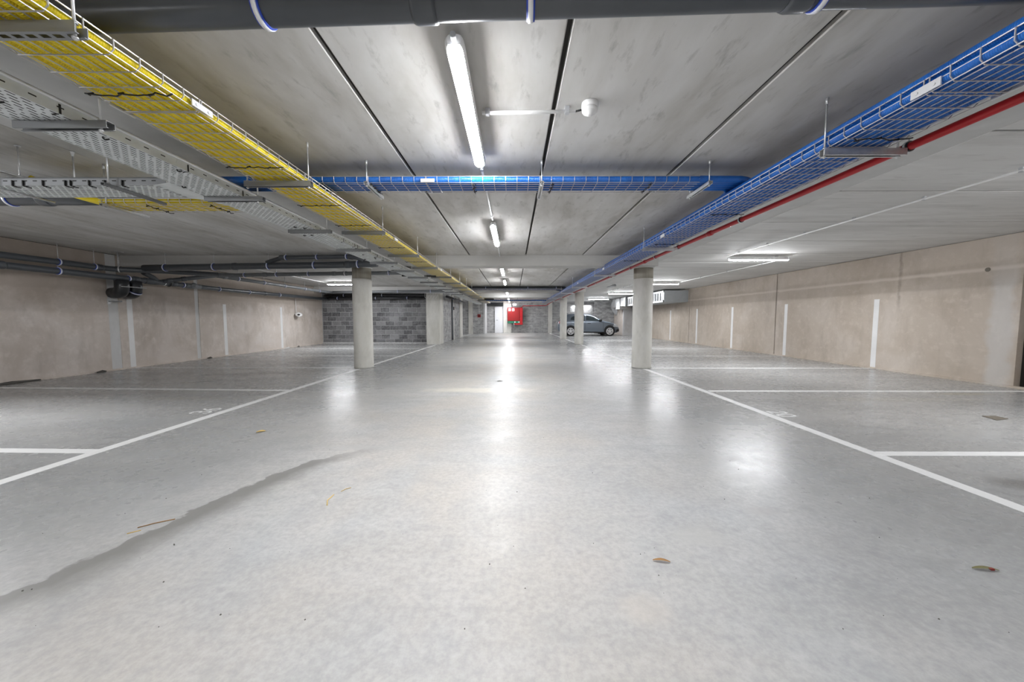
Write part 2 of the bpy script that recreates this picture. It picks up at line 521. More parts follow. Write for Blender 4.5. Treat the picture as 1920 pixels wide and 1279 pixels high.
def line_quad(a, b, w):
    """thin paint film from a to b (x, y), width w"""
    a, b = Vector((*a, 0)), Vector((*b, 0))
    d = (b - a).normalized(); n = Vector((-d.y, d.x, 0)) * (w / 2)
    m = MB()
    poly = [a - n, b - n, b + n, a + n]
    m.prism([(p.x, p.y, 0.0006) for p in poly], (0, 0, 0.0010 if abs(d.y) > 0.5 else 0.0016))
    return m

LXL, LXR = -3.42, 2.90
line_quad((LXL - 0.05, 1.2), (LXL + 0.02, 7.55), 0.10).build('lane_line', M['worn'], floor, 'white lane line before the left column')
line_quad((LXL + 0.04, 7.99), (-3.29, 14.75), 0.10).build('lane_line', M['worn'], floor, 'white lane line behind the left column')
line_quad((LXR + 0.06, 1.2), (LXR - 0.02, 7.56), 0.10).build('lane_line', M['worn'], floor, 'white lane line before the thick right column')
line_quad((LXR - 0.02, 8.0), (LXR, 14.9), 0.10).build('lane_line', M['worn'], floor, 'white lane line between the right columns')
line_quad((2.86, 15.3), (2.75, 26.5), 0.10).build('lane_line', M['worn'], floor, 'white lane line by the parked car')
BAYS = [2.78, 5.24, 7.71, 10.25, 12.75, 15.2, 17.75, 20.2]
for i, y in enumerate(BAYS):
    if i < 5:
        dy = [0.10, 0.20, 0.0, 0.0, 0.0][i]
        line_quad((LXL - 0.04, y + 0.02), (XL + 0.02 if i > 1 else XL + 0.3, y + dy + 0.02), 0.09).build('bay_line', M['worn'], floor)
    line_quad((LXR + 0.08 if i != 2 else 3.1, y), (XR - 0.02, y), 0.09).build('bay_line', M['worn'], floor)
line_quad((-3.25, 21.9), (-3.0, 25.3), 0.08).build('lane_line', M['worn'], floor, 'short white line at the far left recess')

DIG = {
 '3': [[(0.05, 0.85), (0.2, 0.97), (0.42, 0.97), (0.55, 0.85), (0.55, 0.68), (0.42, 0.55), (0.25, 0.53), (0.42, 0.5), (0.56, 0.36), (0.56, 0.17), (0.42, 0.03), (0.2, 0.03), (0.05, 0.15)]],
 '6': [[(0.5, 0.97), (0.3, 0.9), (0.12, 0.65), (0.06, 0.35), (0.1, 0.12), (0.25, 0.03), (0.42, 0.05), (0.55, 0.2), (0.55, 0.38), (0.42, 0.53), (0.25, 0.53), (0.1, 0.4)]],
 '5': [[(0.55, 0.97), (0.12, 0.97), (0.08, 0.55), (0.3, 0.6), (0.48, 0.53), (0.56, 0.35), (0.5, 0.12), (0.3, 0.02), (0.06, 0.1)]],
 '2': [[(0.06, 0.8), (0.18, 0.95), (0.4, 0.97), (0.55, 0.83), (0.52, 0.6), (0.06, 0.03), (0.58, 0.03)]],
 '0': [[(0.3, 0.98), (0.12, 0.88), (0.05, 0.6), (0.05, 0.4), (0.12, 0.12), (0.3, 0.02), (0.48, 0.12), (0.55, 0.4), (0.55, 0.6), (0.48, 0.88), (0.3, 0.98)]],
 '1': [[(0.12, 0.72), (0.36, 0.97), (0.36, 0.03)]],
}
def number(text, origin, facing, mat, label, h=0.17):
    """bay number painted on the floor; facing -1: read from the lane towards the left wall"""
    m = MB()
    for i, ch in enumerate(text):
        for st in DIG[ch]:
            pts = []
            for u, v in st:
                lx = (u + i * 0.78) * h * 0.85; ly = v * h
                x, y = (origin[0] - ly, origin[1] + lx) if facing < 0 else (origin[0] + ly, origin[1] - lx)
                pts.append(Vector((x, y, 0)))
            for k in range(len(pts) - 1):
                d = (pts[k + 1] - pts[k]).normalized() * 0.007; n = Vector((-d.y, d.x, 0)) * 1.75
                q = [pts[k] - d - n, pts[k + 1] + d - n, pts[k + 1] + d + n, pts[k] - d + n]
                m.prism([(p.x, p.y, 0.0006) for p in q], (0, 0, 0.001 + 0.00005 * k))
    m.build('bay_number', mat, floor, label)
number('36', (-3.575, 3.945), -1, M['paint'], 'white painted number 36', 0.215)
number('35', (-3.56, 6.34), -1, M['faded'], 'faded painted number 35', 0.18)
number('20', (3.01, 4.09), 1, M['paint'], 'half worn painted number 20', 0.20)
number('21', (3.02, 6.66), 1, M['faded'], 'faded painted number 21', 0.17)

# ------------------------------------------------------------------ setting: ceiling of separate precast slabs
ceil = struct('ceiling', MB().box(XL - 0.3, XR + 0.3, Y0 - 0.3, 29.0, ZC + 0.026, ZC + 0.20), M['joint'], 'concrete ceiling of long precast slabs with open joints')
GAP = 0.013
def slab(x0, x1, y0, y1, mat, z=0.0):
    """slab with chamfered lower long edges"""
    m = MB(); c = 0.006; t = 0.024
    n = 0
    m.v += [(x0, y0, ZC + t), (x1, y0, ZC + t), (x1, y1, ZC + t), (x0, y1, ZC + t),
            (x0, y0, ZC + c + z), (x1, y0, ZC + c + z), (x1, y1, ZC + c + z), (x0, y1, ZC + c + z),
            (x0 + c, y0 + c, ZC + z), (x1 - c, y0 + c, ZC + z), (x1 - c, y1 - c, ZC + z), (x0 + c, y1 - c, ZC + z)]
    for q in ((0, 1, 2, 3), (4, 5, 1, 0), (5, 6, 2, 1), (6, 7, 3, 2), (7, 4, 0, 3), (8, 9, 5, 4), (9, 10, 6, 5), (10, 11, 7, 6), (11, 8, 4, 7), (11, 10, 9, 8)):
        m.face(list(q))
    m.build('ceiling_slab', mat, ceil)
JX = [-2.16, -0.95, 0.262, 1.478, 2.69]
for ya, yb in ((Y0, 7.58), (7.98, 14.9), (15.3, 18.6), (18.95, 27.6)):
    for a, b in zip(JX[:-1], JX[1:]):
        slab(a + GAP, b - GAP, ya, yb, M['ceil_y'], random.uniform(-0.004, 0.004))
# right wing: slabs laid crosswise
ys = [2.645 + 1.19 * k for k in range(-7, 22)]
for a, b in zip(ys[:-1], ys[1:]):
    slab(3.5 + 0.002, XR + 0.1, max(a, Y0) + GAP * 0.85, b - GAP * 0.85, M['ceil_x'], random.uniform(-0.002, 0.002))
# left wing: slabs laid lengthwise
JL = [-8.55, -7.2, -6.0, -4.82, -3.62]
for ya, yb in ((Y0, 7.58), (7.98, 14.9), (15.3, 27.6)):
    for a, b in zip(JL[:-1], JL[1:]):
        slab(a + GAP * 0.7, b - GAP * 0.7, ya, yb, M['ceil_x'] if False else M['ceil_y'], random.uniform(-0.002, 0.002))
for x0, x1 in ((2.69, 3.5), (-3.62, -2.16)):
    MB().box(x0, x1, Y0, 27.6, ZC + 0.002, ZC + 0.024).build('column_strip', M['cast'], ceil, 'smooth cast strip over the column row')

# beams
def beam(y0, y1, x0, x1, label):
    o = struct('beam', MB().box(x0, x1, y0, y1, ZS, ZC + 0.05), M['beam'])
    tag(o, label, 'beam', kind='structure')
beam(7.58, 7.98, XL, 3.12, 'pale concrete beam across the lane over the two nearest columns')
beam(14.9, 15.3, XL, 3.08, 'concrete beam over the second right column and block wall')
beam(18.6, 18.95, -3.2, 2.95, 'concrete beam over the farthest column')

# columns
def column(x, y, r, label, band):
    e = empty('column', label, 'column', (x, y, 0), kind='structure')
    m = MB()
    top = ZS - (0.26 if band else 0.0)
    m.lathe([(r * 1.0, 0.0), (r * 1.0, 0.03), (r, top - 0.004), (r - 0.004, top)], (0, 0, 0), n=32)
    m.build('shaft', M['column'], e)
    if band:
        MB().lathe([(r - 0.006, top - 0.002), (r - 0.006, ZS - 0.03)], (0, 0, 0), n=32).build('collar', M['band'], e, 'darker unpainted band at the column top')
        MB().lathe([(r + 0.02, ZS - 0.03), (r + 0.02, ZS)], (0, 0, 0), n=32).build('cap', M['beam'], e)
    return e
column(-3.39, 7.80, 0.205, 'round concrete column with dark stained top on the left lane line', True)
column(2.885, 7.80, 0.21, 'thick pale round column nearest on the right lane line', True)
column(2.845, 15.1, 0.195, 'slimmer round column in front of the parked car door', False)
column(2.72, 19.0, 0.185, 'farthest round column by the rear of the car', False)

# ------------------------------------------------------------------ setting: walls
wr = struct('wall_right', MB().box(XR + 0.10, XR + 0.3, Y0, 23.2, 0, ZC + 0.1), M['joint'], 'tan cast concrete wall of large panels')
for a, b in ((Y0, 5.40), (5.53, 10.63), (10.67, 15.85), (15.89, 22.78)):
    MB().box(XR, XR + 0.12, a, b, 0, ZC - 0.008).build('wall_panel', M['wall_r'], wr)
MB().box(XR - 0.03, XR + 0.02, Y0, 22.7, 0, 0.03).build('mortar_bead', M['wall_r'], wr)
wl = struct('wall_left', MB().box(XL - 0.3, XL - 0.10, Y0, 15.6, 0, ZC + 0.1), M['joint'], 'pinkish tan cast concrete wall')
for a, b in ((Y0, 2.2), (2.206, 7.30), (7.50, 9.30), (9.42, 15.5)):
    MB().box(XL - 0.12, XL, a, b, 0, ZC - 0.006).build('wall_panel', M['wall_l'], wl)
for a, b in ((7.30, 7.50), (9.30, 9.42)):
    MB().box(XL - 0.12, XL - 0.012, a, b, 0, ZC - 0.006).build('joint_mortar', M['filler'], wl, 'grey mortar filling the panel joint')
MB().box(XL - 0.02, XL + 0.03, Y0, 15.4, 0, 0.025).build('mortar_bead', M['wall_l'], wl)
# painted bay stripes on the walls
for y in BAYS[2:5]:
    MB().box(XL - 0.004, XL + 0.003, y - 0.055, y + 0.055, 0.0, 1.53).build('painted_stripe', M['paint'], wl, 'white painted bay stripe')
for y in BAYS[2:7]:
    MB().box(XR - 0.003, XR + 0.004, y - 0.055, y + 0.055, 0.0, 1.53).build('painted_stripe', M['paint'], wr, 'white painted bay stripe')
# anchor hole in right wall
MB().lathe([(0.035, 0), (0.035, 0.006), (0.02, 0.007)], (XR + 0.002, 5.95, 1.93), (-1, 0, 0), 14).build('anchor_plug', M['sand'], wr, 'round brown anchor plug')
# wall behind the camera and far corners
struct('wall_front', MB().box(XL - 0.3, XR + 0.3, Y0 - 0.3, Y0, 0, ZC + 0.1), M['wall_r'])

def block_wall_x(parent, x0, x1, y, zt, seed, skip=None, bl=0.40, bh=0.20, objs=True):
    """running bond facing -y; blocks proud of a mortar bed"""
    rnd = random.Random(seed)
    protos = {}
    j = 0.015
    rows = int(math.ceil(zt / bh))
    acc = MB()
    for r in range(rows):
        z0 = r * bh; z1 = min(zt, z0 + bh)
        if z1 - z0 < 0.05: continue
        x = x0 - (bl / 2 if r % 2 else 0)
        while x < x1 - 0.02:
            a, b = max(x, x0), min(x + bl, x1)
            x += bl
            if b - a < 0.05: continue
            w, h = round(b - a - j, 4), round(z1 - z0 - j, 4)
            px, pz = (a + b) / 2, z0 + j / 2
            if objs:
                if (w, h) not in protos:
                    protos[(w, h)] = MB().bev(-w / 2, w / 2, -0.006, 0.05, 0, h, 0.004).mesh('block', M['block'])
                o = bpy.data.objects.new('block', protos[(w, h)])
                COL.objects.link(o); o.parent = parent
                o.location = (px, y + rnd.uniform(-0.003, 0.003), pz)
            else:
                acc.bev(px - w / 2, px + w / 2, y - 0.006 + rnd.uniform(-0.003, 0.003), y + 0.05, pz, pz + h, 0.004)
    if not objs:
        o = acc.build('block_courses', M['farblock'], parent); o['kind'] = 'stuff'

wb = struct('wall_back_left', MB().box(XL - 0.1, -3.7, 15.545, 15.8, 0, ZC), M['mortar'], 'grey concrete block wall closing the left bays')
block_wall_x(wb, XL, -3.78, 15.54, 2.45, 3)
MB().box(XL, -3.75, 15.46, 15.56, 0, 0.05).build('mortar_bead', M['mortar'], wb)
# pillar at the corner, and the corridor wall that runs on from it
pl = struct('pillar', MB().box(-3.76, -3.19, 14.95, 15.75, 0, ZC), M['column'])
tag(pl, 'flat beige concrete pillar ending the left block wall', 'pillar', kind='structure')
wc = struct('wall_corridor', MB().box(-3.5, -3.24, 15.75, 21.7, 0, ZC), M['mortar'], 'block wall along the lane behind the beige pillar')
acc = MB(); rnd = random.Random(5)
for r in range(12):
    y = 15.77 - (0.2 if r % 2 else 0)
    while y < 21.65:
        a, b = max(y, 15.77), min(y + 0.4, 21.66); y += 0.4
        if b - a < 0.06 or 17.6 < (a + b) / 2 < 18.6 or (a + b) / 2 > 20.6: continue
        acc.box(-3.26, -3.226 + rnd.uniform(-0.003, 0.003), a + 0.006, b - 0.006, r * 0.2 + 0.006, min(ZC, r * 0.2 + 0.194))
o = acc.build('block_courses', M['farblock'], wc); o['kind'] = 'stuff'
MB().box(-3.26, -3.19, 18.0, 18.6, 0, ZC).build('concrete_stud', M['column'], wc)
MB().box(-3.26, -3.19, 20.7, 21.75, 0, ZC).build('concrete_stud', M['column'], wc)
# far recess on the left
wf = struct('wall_far_left', MB().box(-6.5, -2.12, 25.445, 25.7, 0, ZC), M['mortar'], 'pale block wall facing the lane beside the far door recess')
block_wall_x(wf, -6.0, -3.30, 25.44, 2.4, 11, objs=False)
block_wall_x(wf, -2.98, -2.14, 25.44, 2.4, 12, objs=False)
MB().box(-3.30, -2.98, 25.38, 25.5, 0, ZC).build('concrete_stud', M['column'], wf)
MB().box(-2.20, -2.08, 25.40, 27.3, 0, ZC).build('wall_return', M['pale'], wf)
struct('wall_left_recess', MB().box(-6.8, -6.5, 15.7, 25.7, 0, ZC), M['farblock'])
wk = struct('wall_back', MB().box(-2.2, XR + 0.3, 27.325, 27.6, 0, ZC), M['mortar'], 'grey block wall closing the far end of the lane')
block_wall_x(wk, -2.08, -1.42, 27.32, 2.4, 21, objs=False)
block_wall_x(wk, -0.2, 2.70, 27.32, 2.4, 22, objs=False)
block_wall_x(wk, 3.0, 7.3, 27.32, 2.4, 23, objs=False)
MB().box(-0.80, -0.18, 27.1, 27.4, 0, ZC).build('concrete_stud', M['column'], wk)
MB().box(2.70, 3.02, 27.2, 27.4, 0, ZC).build('concrete_stud', M['column'], wk)
MB().box(-2.08, -0.8, 27.0, 27.3, 2.12, 2.36).build('lintel', M['pvc_black'], wk, 'dark lintel over the door recess')
# offset at the far end of the right wall
wo = struct('wall_right_offset', MB().box(7.30, XR + 0.3, 22.8, 23.1, 0, ZC), M['pale'], 'pale bluish wall offset beside the car bonnet')
MB().box(7.30, 7.5, 23.1, 25.3, 0, ZC).build('wall_panel', M['wall_l'], wo)
MB().box(7.18, 7.31, 22.75, 22.87, 0, ZC).build('corner_post', M['pale'], wo)
MB().box(5.9, 7.5, 25.3, 25.5, 0, ZC).build('wall_return', M['farblock'], wo)

# door at the far end
d1 = empty('door_1', 'plain white door in the recess at the far end', 'door', (-1.1, 27.3, 0), kind='structure')
MB().box(-0.32, 0.28, -0.06, 0.0, 0.01, 2.0).build('door_leaf', M['doorwhite'], d1)
MB().box(-0.37, -0.32, -0.08, 0.02, 0.0, 2.05).box(0.28, 0.31, -0.08, 0.02, 0.0, 2.05).box(-0.37, 0.31, -0.08, 0.02, 2.0, 2.05).build('door_frame', M['doorwhite'], d1)
MB().tube([(-0.25, -0.06, 1.0), (-0.25, -0.11, 1.0), (-0.13, -0.11, 1.0)], 0.012, 8).build('door_handle', M['black'], d1, 'dark lever handle')

# ------------------------------------------------------------------ lamps
def make_lamp(name, L):
    """tubular batten along local y, hung under the ceiling; origin on its axis"""
    root = bpy.data.objects.new(name, None); COL.objects.link(root); root.empty_display_size = 0.1
    n = 22; r = 0.048
    a0, a1 = math.radians(-143), math.radians(-37)     # lower arc that glows
    dif = MB()
    ring = []
    for k in range(n + 1):
        a = a0 + (a1 - a0) * k / n
        ring.append((r * math.cos(a), r * math.sin(a)))
    st = [(-L / 2, 0.70), (-L / 2 + 0.012, 0.92), (-L / 2 + 0.03, 1.0), (L / 2 - 0.03, 1.0), (L / 2 - 0.012, 0.92), (L / 2, 0.70)]
    for y, s in st:
        for x, z in ring:
            dif.v.append((x * s, y, z * s))
    w = n + 1
    for i in range(5):
        for k in range(n):
            dif.face([i * w + k, i * w + k + 1, (i + 1) * w + k + 1, (i + 1) * w + k], True)
    dif.face(list(range(w))[::-1]); dif.face(list(range(5 * w, 6 * w)))
    dif.build('diffuser', M['lamp'], root, 'glowing white tube')
    hs = MB()
    hz = 0.040
    up = [(r * math.cos(a), r * math.sin(a)) for a in [math.radians(-37 + (254 * k / 12)) for k in range(13)]]
    up = [(x, min(z, hz)) for x, z in up]
    for y, q in st:
        for x, z in up:
            hs.v.append((x * q, y, z * q))
    for i in range(5):
        for k in range(12):
            hs.face([i * 13 + k, i * 13 + k + 1, (i + 1) * 13 + k + 1, (i + 1) * 13 + k], True)
    hs.face(list(range(13))[::-1]); hs.face(list(range(65, 78)))
    hs.build('housing', M['white'], root)
    for s in (-1, 1):
        MB().tube([(0, s * L / 2, 0.004), (0, s * (L / 2 + 0.03), 0.006)], 0.014, 8).build('cable_gland', M['greyplastic'], root)
    for q in (-0.3, 0.3):
        MB().box(-0.02, 0.02, L * q - 0.02, L * q + 0.02, hz - 0.004, ZC - 2.40 + 0.004).build('bracket', M['zinc'], root)
    return root
def copy_tree(o, parent=None):
    c = o.copy(); COL.objects.link(c)
    if parent: c.parent = parent
    for ch in list(o.children):
        copy_tree(ch, c)
    return c
lamp0 = make_lamp('batten_lamp', 1.27)
lamp_used = [False]
def place_lamp(x, y, rz, label, group, z=2.40):
    if not lamp_used[0]:
        o = lamp0; lamp_used[0] = True
    else:
        o = copy_tree(lamp0)
    o.location = (x, y, z); o.rotation_euler = (0, 0, rz)
    tag(o, label, 'lamp', group)
LANE = 'tube lamps along the lane ceiling'
SIDE = 'tube lamps across the side bays'
place_lamp(-0.28, 2.34, 0, 'nearest glowing tube lamp beside the round motion sensor', LANE)
place_lamp(-0.285, 5.5, 0, 'glowing tube lamp just behind the crossing blue cable tray', LANE)
place_lamp(-0.30, 9.6, 0, 'glowing lane lamp first behind the nearest concrete beam', LANE)
place_lamp(-0.31, 12.4, 0, 'glowing lane lamp second behind the nearest concrete beam', LANE)
place_lamp(-0.32, 17.6, 0, 'lane lamp seen as a spot before the farthest beam', LANE)
place_lamp(-0.33, 22.6, 0, 'lane lamp seen as a spot above the far blue tray', LANE)
place_lamp(-0.33, 25.9, 0, 'farthest lane lamp, a spot above the red cabinet', LANE)
place_lamp(-0.28, -1.0, 0, 'added tube lamp on the lane ceiling, unseen behind the viewer', LANE)  # added out of view for light, carrying the lane row on
place_lamp(-0.28, -4.2, 0, 'last added tube lamp on the lane ceiling, unseen behind the viewer', LANE)  # another unseen lamp put in behind the camera for light
place_lamp(5.3, 7.62, PI / 2, 'glowing tube lamp at the end of the long ceiling conduit, by the tan wall', SIDE)
place_lamp(5.42, 12.87, PI / 2, 'tube lamp just right of the thick right column, before the duct', SIDE)
place_lamp(5.48, 17.8, PI / 2, 'tube lamp just left of the thick right column, over the duct', SIDE)
place_lamp(5.5, 22.6, PI / 2, 'farthest ceiling tube lamp over the parked car', SIDE)
place_lamp(5.3, 27.26, PI / 2, 'low tube lamp on the block wall above the car roof', SIDE, 2.14)
place_lamp(-6.25, 12.91, PI / 2, 'tube lamp left of the left column before the block wall', SIDE)
place_lamp(5.5, 2.3, PI / 2, 'tube lamp in the right bays beyond the picture edge', SIDE)
place_lamp(-6.25, 3.3, PI / 2, 'tube lamp in the left bays beyond the picture edge', SIDE)
place_lamp(-6.25, 0.3, PI / 2, 'added unseen tube lamp in the left bays beside the viewer', SIDE)  # out of view, added to brighten the left wall and bays
place_lamp(-6.25, -2.8, PI / 2, 'added unseen tube lamp in the left bays behind the viewer', SIDE)  # unseen extra lamp that lifts the left side brightness
place_lamp(-4.9, 20.5, 0, 'added tube lamp, unseen in the recess behind the left block wall', SIDE)  # hidden lamp, added to light the room from the recess

# ------------------------------------------------------------------ conduits and sensors on the ceiling
def conduit(pts, label, clips, r=0.011, mat='white', name='conduit'):
    e = empty(name, label, 'conduit', pts[0])
    o = Vector(pts[0])
    MB().tube([tuple(Vector(p) - o) for p in pts], r, 10).build('tube', M[mat], e)
    for c in clips:
        c = Vector(c) - o
        MB().box(c.x - 0.014, c.x + 0.014, c.y - 0.014, c.y + 0.014, c.z - r - 0.003, ZC - o.z).build('clip', M['greyplastic'], e)
    return e
zc_ = 2.440
conduit([(-0.28, 0.2, zc_), (-0.28, 1.58, zc_)], 'white conduit feeding the nearest lamp from behind the drain pipe', [(-0.28, 1.55, zc_)])
conduit([(-0.285, 3.07, zc_), (-0.285, 4.8, zc_)], 'white conduit between the nearest lamp and the one behind the blue tray', [(-0.285, 3.2, zc_), (-0.285, 4.6, zc_)])
conduit([(-0.29, 6.25, zc_), (-0.295, 7.56, zc_)], 'thin conduit from the second lane lamp to the beam', [(-0.295, 7.3, zc_)])
conduit([(-0.205, 2.35, zc_), (0.40, 2.335, zc_)], 'short white conduit crossing the slab joint to the motion sensor', [(-0.17, 2.35, zc_), (0.345, 2.337, zc_)])
conduit([(4.60, -2.0, zc_), (4.60, 2.2, zc_), (4.58, 7.55, zc_)], 'long thin conduit along the right bay ceiling to its first lamp', [(4.6, y, zc_) for y in (0.6, 2.0, 3.25, 4.0, 4.8, 5.6, 6.4, 7.2)])
conduit([(6.08, 8.2, zc_), (6.08, 12.75, zc_)], 'thin conduit between the first and second right bay lamps', [(6.08, y, zc_) for y in (8.6, 10, 11.4)])
conduit([(4.70, 13.0, zc_), (4.75, 17.7, zc_)], 'thin clipped conduit between the second and third right bay lamps', [(4.71, y, zc_) for y in (13.4, 14.2, 15, 15.8, 16.6)])
conduit([(-6.95, 8.4, zc_), (-6.95, 12.8, zc_)], 'thin white conduit to the left bay lamp', [(-6.95, 9.4, zc_), (-6.95, 11.4, zc_)])
conduit([(-2.9, 8.6, zc_), (-3.6, 12.9, zc_)], 'slanting thin conduit behind the left column', [(-3.2, 10.4, zc_)], 0.008, 'greyplastic')

ms = empty('motion_sensor', 'round white motion sensor at the end of the short conduit', 'sensor', (0.485, 2.30, ZC))
MB().lathe([(0.052, 0), (0.052, 0.028), (0.049, 0.034)], (0, 0, 0), (0, 0, -1), 28).build('base', M['white'], ms)
MB().lathe([(0.049, 0.034), (0.049, 0.05), (0.044, 0.058), (0.024, 0.062), (0.020, 0.072), (0.008, 0.076)], (0, 0, 0), (0, 0, -1), 28).build('lens', M['white'], ms)
MB().tube([(-0.085, 0.035, -0.03), (-0.05, 0.02, -0.03)], 0.006, 8).build('cable', M['blackcable'], ms)
sn = empty('motion_sensor', 'tiny white sensor beside the lamp behind the nearest beam', 'sensor', (1.0, 9.15, ZC))
MB().lathe([(0.055, 0), (0.055, 0.05), (0.03, 0.06)], (0, 0, 0), (0, 0, -1), 16).build('housing', M['white'], sn)
MB().box(-0.9, -0.06, -0.01, 0.01, -0.022, 0).build('conduit', M['white'], sn)

# ------------------------------------------------------------------ wire mesh trays
def mesh_tray(name, label, x0, x1, y0, y1, z, h, along='Y', step=0.1, joints=(), wr=0.0028, nlong=None):
    """basket tray: U-shaped cross wires every step plus straight wires; along Y or X"""
    e = empty(name, label, 'cable tray', ((x0 + x1) / 2, y0, z) if along == 'Y' else (x0, (y0 + y1) / 2, z))
    O = Vector(e.location)
    if along == 'Y':
        a0, a1, t0, t1 = x0, x1, y0, y1
        P = lambda a, t, zz: tuple(Vector((a, t, zz)) - O)
    else:
        a0, a1, t0, t1 = y0, y1, x0, x1
        P = lambda a, t, zz: tuple(Vector((t, a, zz)) - O)
    cross = MB(); lg = MB()
    n = int((t1 - t0) / step)
    ts = [t0 + 0.03 + k * step for k in range(n)]
    for jt in joints:
        ts.append(jt - 0.012)
    c = 0.02
    for t in ts:
        cross.tube([P(a0, t, z + h), P(a0, t, z + c), P(a0 + c, t, z), P(a1 - c, t, z), P(a1, t, z + c), P(a1, t, z + h)], wr, 5, smooth=False)
    nl = nlong or max(3, int(round((a1 - a0) / 0.05)))
    for k in range(1, nl):
        a = a0 + (a1 - a0) * k / nl
        lg.tube([P(a, t0, z + 0.004), P(a, t1, z + 0.004)], wr, 5, smooth=False)
    for a, s in ((a0, 1), (a1, -1)):
        lg.tube([P(a + s * 0.004, t0, z + h), P(a + s * 0.004, t1, z + h)], wr * 1.25, 5, smooth=False)
        lg.tube([P(a + s * 0.004, t0, z + h * 0.56), P(a + s * 0.004, t1, z + h * 0.56)], wr, 5, smooth=False)
        lg.tube([P(a + s * 0.010, t0, z + 0.004), P(a + s * 0.010, t1, z + 0.004)], wr, 5, smooth=False)
    cross.build('cross_wires', M['wire'], e)['kind'] = 'stuff'
    lg.build('long_wires', M['wire'], e)['kind'] = 'stuff'
    for jt in joints:
        for a, s in ((a0, -1), (a1, 1)):
            k = MB()
            p = sorted([P(a, jt - 0.06, z + 0.004), P(a + s * 0.006, jt + 0.06, z + h * 0.6)])
            lo = [min(p[0][i], p[1][i]) for i in range(3)]; hi = [max(p[0][i], p[1][i]) for i in range(3)]
            k.box(lo[0], hi[0], lo[1], hi[1], lo[2], hi[2])
            for q in (-0.035, 0.035):
                b = Vector(P(a + s * 0.006, jt + q, z + h * 0.3))
                d = Vector((s, 0, 0)) if along == 'Y' else Vector((0, s, 0))
                k.tube([tuple(b), tuple(b + d * 0.004)], 0.007, 8)
            k.build('splice_plate', M['band_w'], e)
    return e, P

def ties(e, P, spots, a0, a1, z):
    """black strap ties looped under the tray"""
    for t in spots:
        w = MB()
        rnd = random.Random(int(t * 100))
        pts = []
        for k in range(13):
            a = a0 + (a1 - a0) * k / 12
            pts.append(P(a, t + rnd.uniform(-0.012, 0.012), z - 0.004 - 0.006 * abs(math.sin(k * 1.3))))
        w.tube(pts, 0.0035, 5)
        for k in (1, 5, 9):
            p = Vector(pts[k])
            w.tube([tuple(p + Vector((0.012, 0.0, 0.004))), tuple(p + Vector((0.0, -0.014, -0.008))), tuple(p + Vector((-0.012, 0.004, -0.002)))], 0.0045, 5)
        w.build('strap_tie', M['tie'], e)

# ---- yellow tray along the lane
YX0, YX1, YZ, YH = -2.045, -1.632, 2.178, 0.060
YEND = 24.5
yt, YP = mesh_tray('wire_cable_tray', 'wire basket tray full of yellow conduits running along the lane', YX0, YX1, 0.55, YEND, YZ, YH, joints=(1.88, 4.88, 7.88, 10.88))
ties(yt, YP, (1.72, 2.52, 3.35, 4.05, 5.3, 6.6, 8.9), YX0, YX1, YZ)
ylab = ['yellow conduit along the tray edge facing the perforated tray'] + ['%s yellow conduit counted from the edge facing the perforated tray' % ORD[k] for k in range(1, 7)] + ['plump yellow conduit along the tray edge facing the lane lamps']
for k in range(8):
    x = YX0 + 0.028 + k * 0.0502
    r = 0.0235 if k < 7 else 0.021
    rnd = random.Random(40 + k)
    pts = []
    y = 0.55
    while y < YEND:
        pts.append((x + rnd.uniform(-0.004, 0.004), y, YZ + 0.008 + r + rnd.uniform(0, 0.004)))
        y += 0.5
    o = MB().tube(pts, r, 12).build('yellow_conduit', M['yellow_y'])
    tag(o, ylab[k], 'conduit', 'yellow conduits in the lane tray')
# ---- hanger: slotted channel under a tray with threaded rods
def hanger(label, group, a0, a1, t, z, rods, along='Y', depth=0.041, w=0.041, zr=ZC, slots=False, mat='steel_dark'):
    loc = ((a0 + a1) / 2, t, z) if along == 'Y' else (t, (a0 + a1) / 2, z)
    e = empty('tray_hanger', label, 'hanger', loc, group)
    O = Vector(loc)
    P = (lambda a, b, zz: Vector((a, b, zz)) - O) if along == 'Y' else (lambda a, b, zz: Vector((b, a, zz)) - O)
    def bx(m, a, b, c, d, zz0, zz1):
        p, q = P(a, c, zz0), P(b, d, zz1)
        m.box(min(p.x, q.x), max(p.x, q.x), min(p.y, q.y), max(p.y, q.y), p.z, q.z)
    ch = MB(); tk = 0.0025
    z0 = z - depth
    bx(ch, a0, a1, t - w / 2, t - w / 2 + tk, z0, z)           # webs of the channel
    bx(ch, a0, a1, t + w / 2 - tk, t + w / 2, z0, z)
    if slots:
        # perforated underside: bars between slots
        bx(ch, a0, a1, t - w / 2 + tk, t - w / 2 + 0.012, z0, z0 + tk)
        bx(ch, a0, a1, t + w / 2 - 0.012, t + w / 2 - tk, z0, z0 + tk)
        a = a0
        while a < a1 - 0.02:
            bx(ch, a, min(a + 0.018, a1), t - w / 2 + 0.012, t + w / 2 - 0.012, z0, z0 + tk); a += 0.05
    else:
        bx(ch, a0, a1, t - w / 2 + tk, t + w / 2 - tk, z - tk, z)
        bx(ch, a0, a1, t - w / 2 + tk, t - w / 2 + 0.010, z0, z0 + tk)
        bx(ch, a0, a1, t + w / 2 - 0.010, t + w / 2 - tk, z0, z0 + tk)
    ch.build('channel', M[mat], e)
    for a in rods:
        MB().tube([tuple(P(a, t, z0 - 0.015)), tuple(P(a, t, zr))], 0.005, 8).build('threaded_rod', M['zinc'], e)
        for zz in (z0 - 0.010, z + 0.002):
            MB().lathe([(0.010, 0), (0.010, 0.008)], tuple(P(a, t, zz)), n=6).build('nut', M['zinc'], e)
        MB().lathe([(0.009, 0), (0.009, 0.04)], tuple(P(a, t, zr - 0.04)), n=8).build('coupler', M['zinc'], e)
    return e
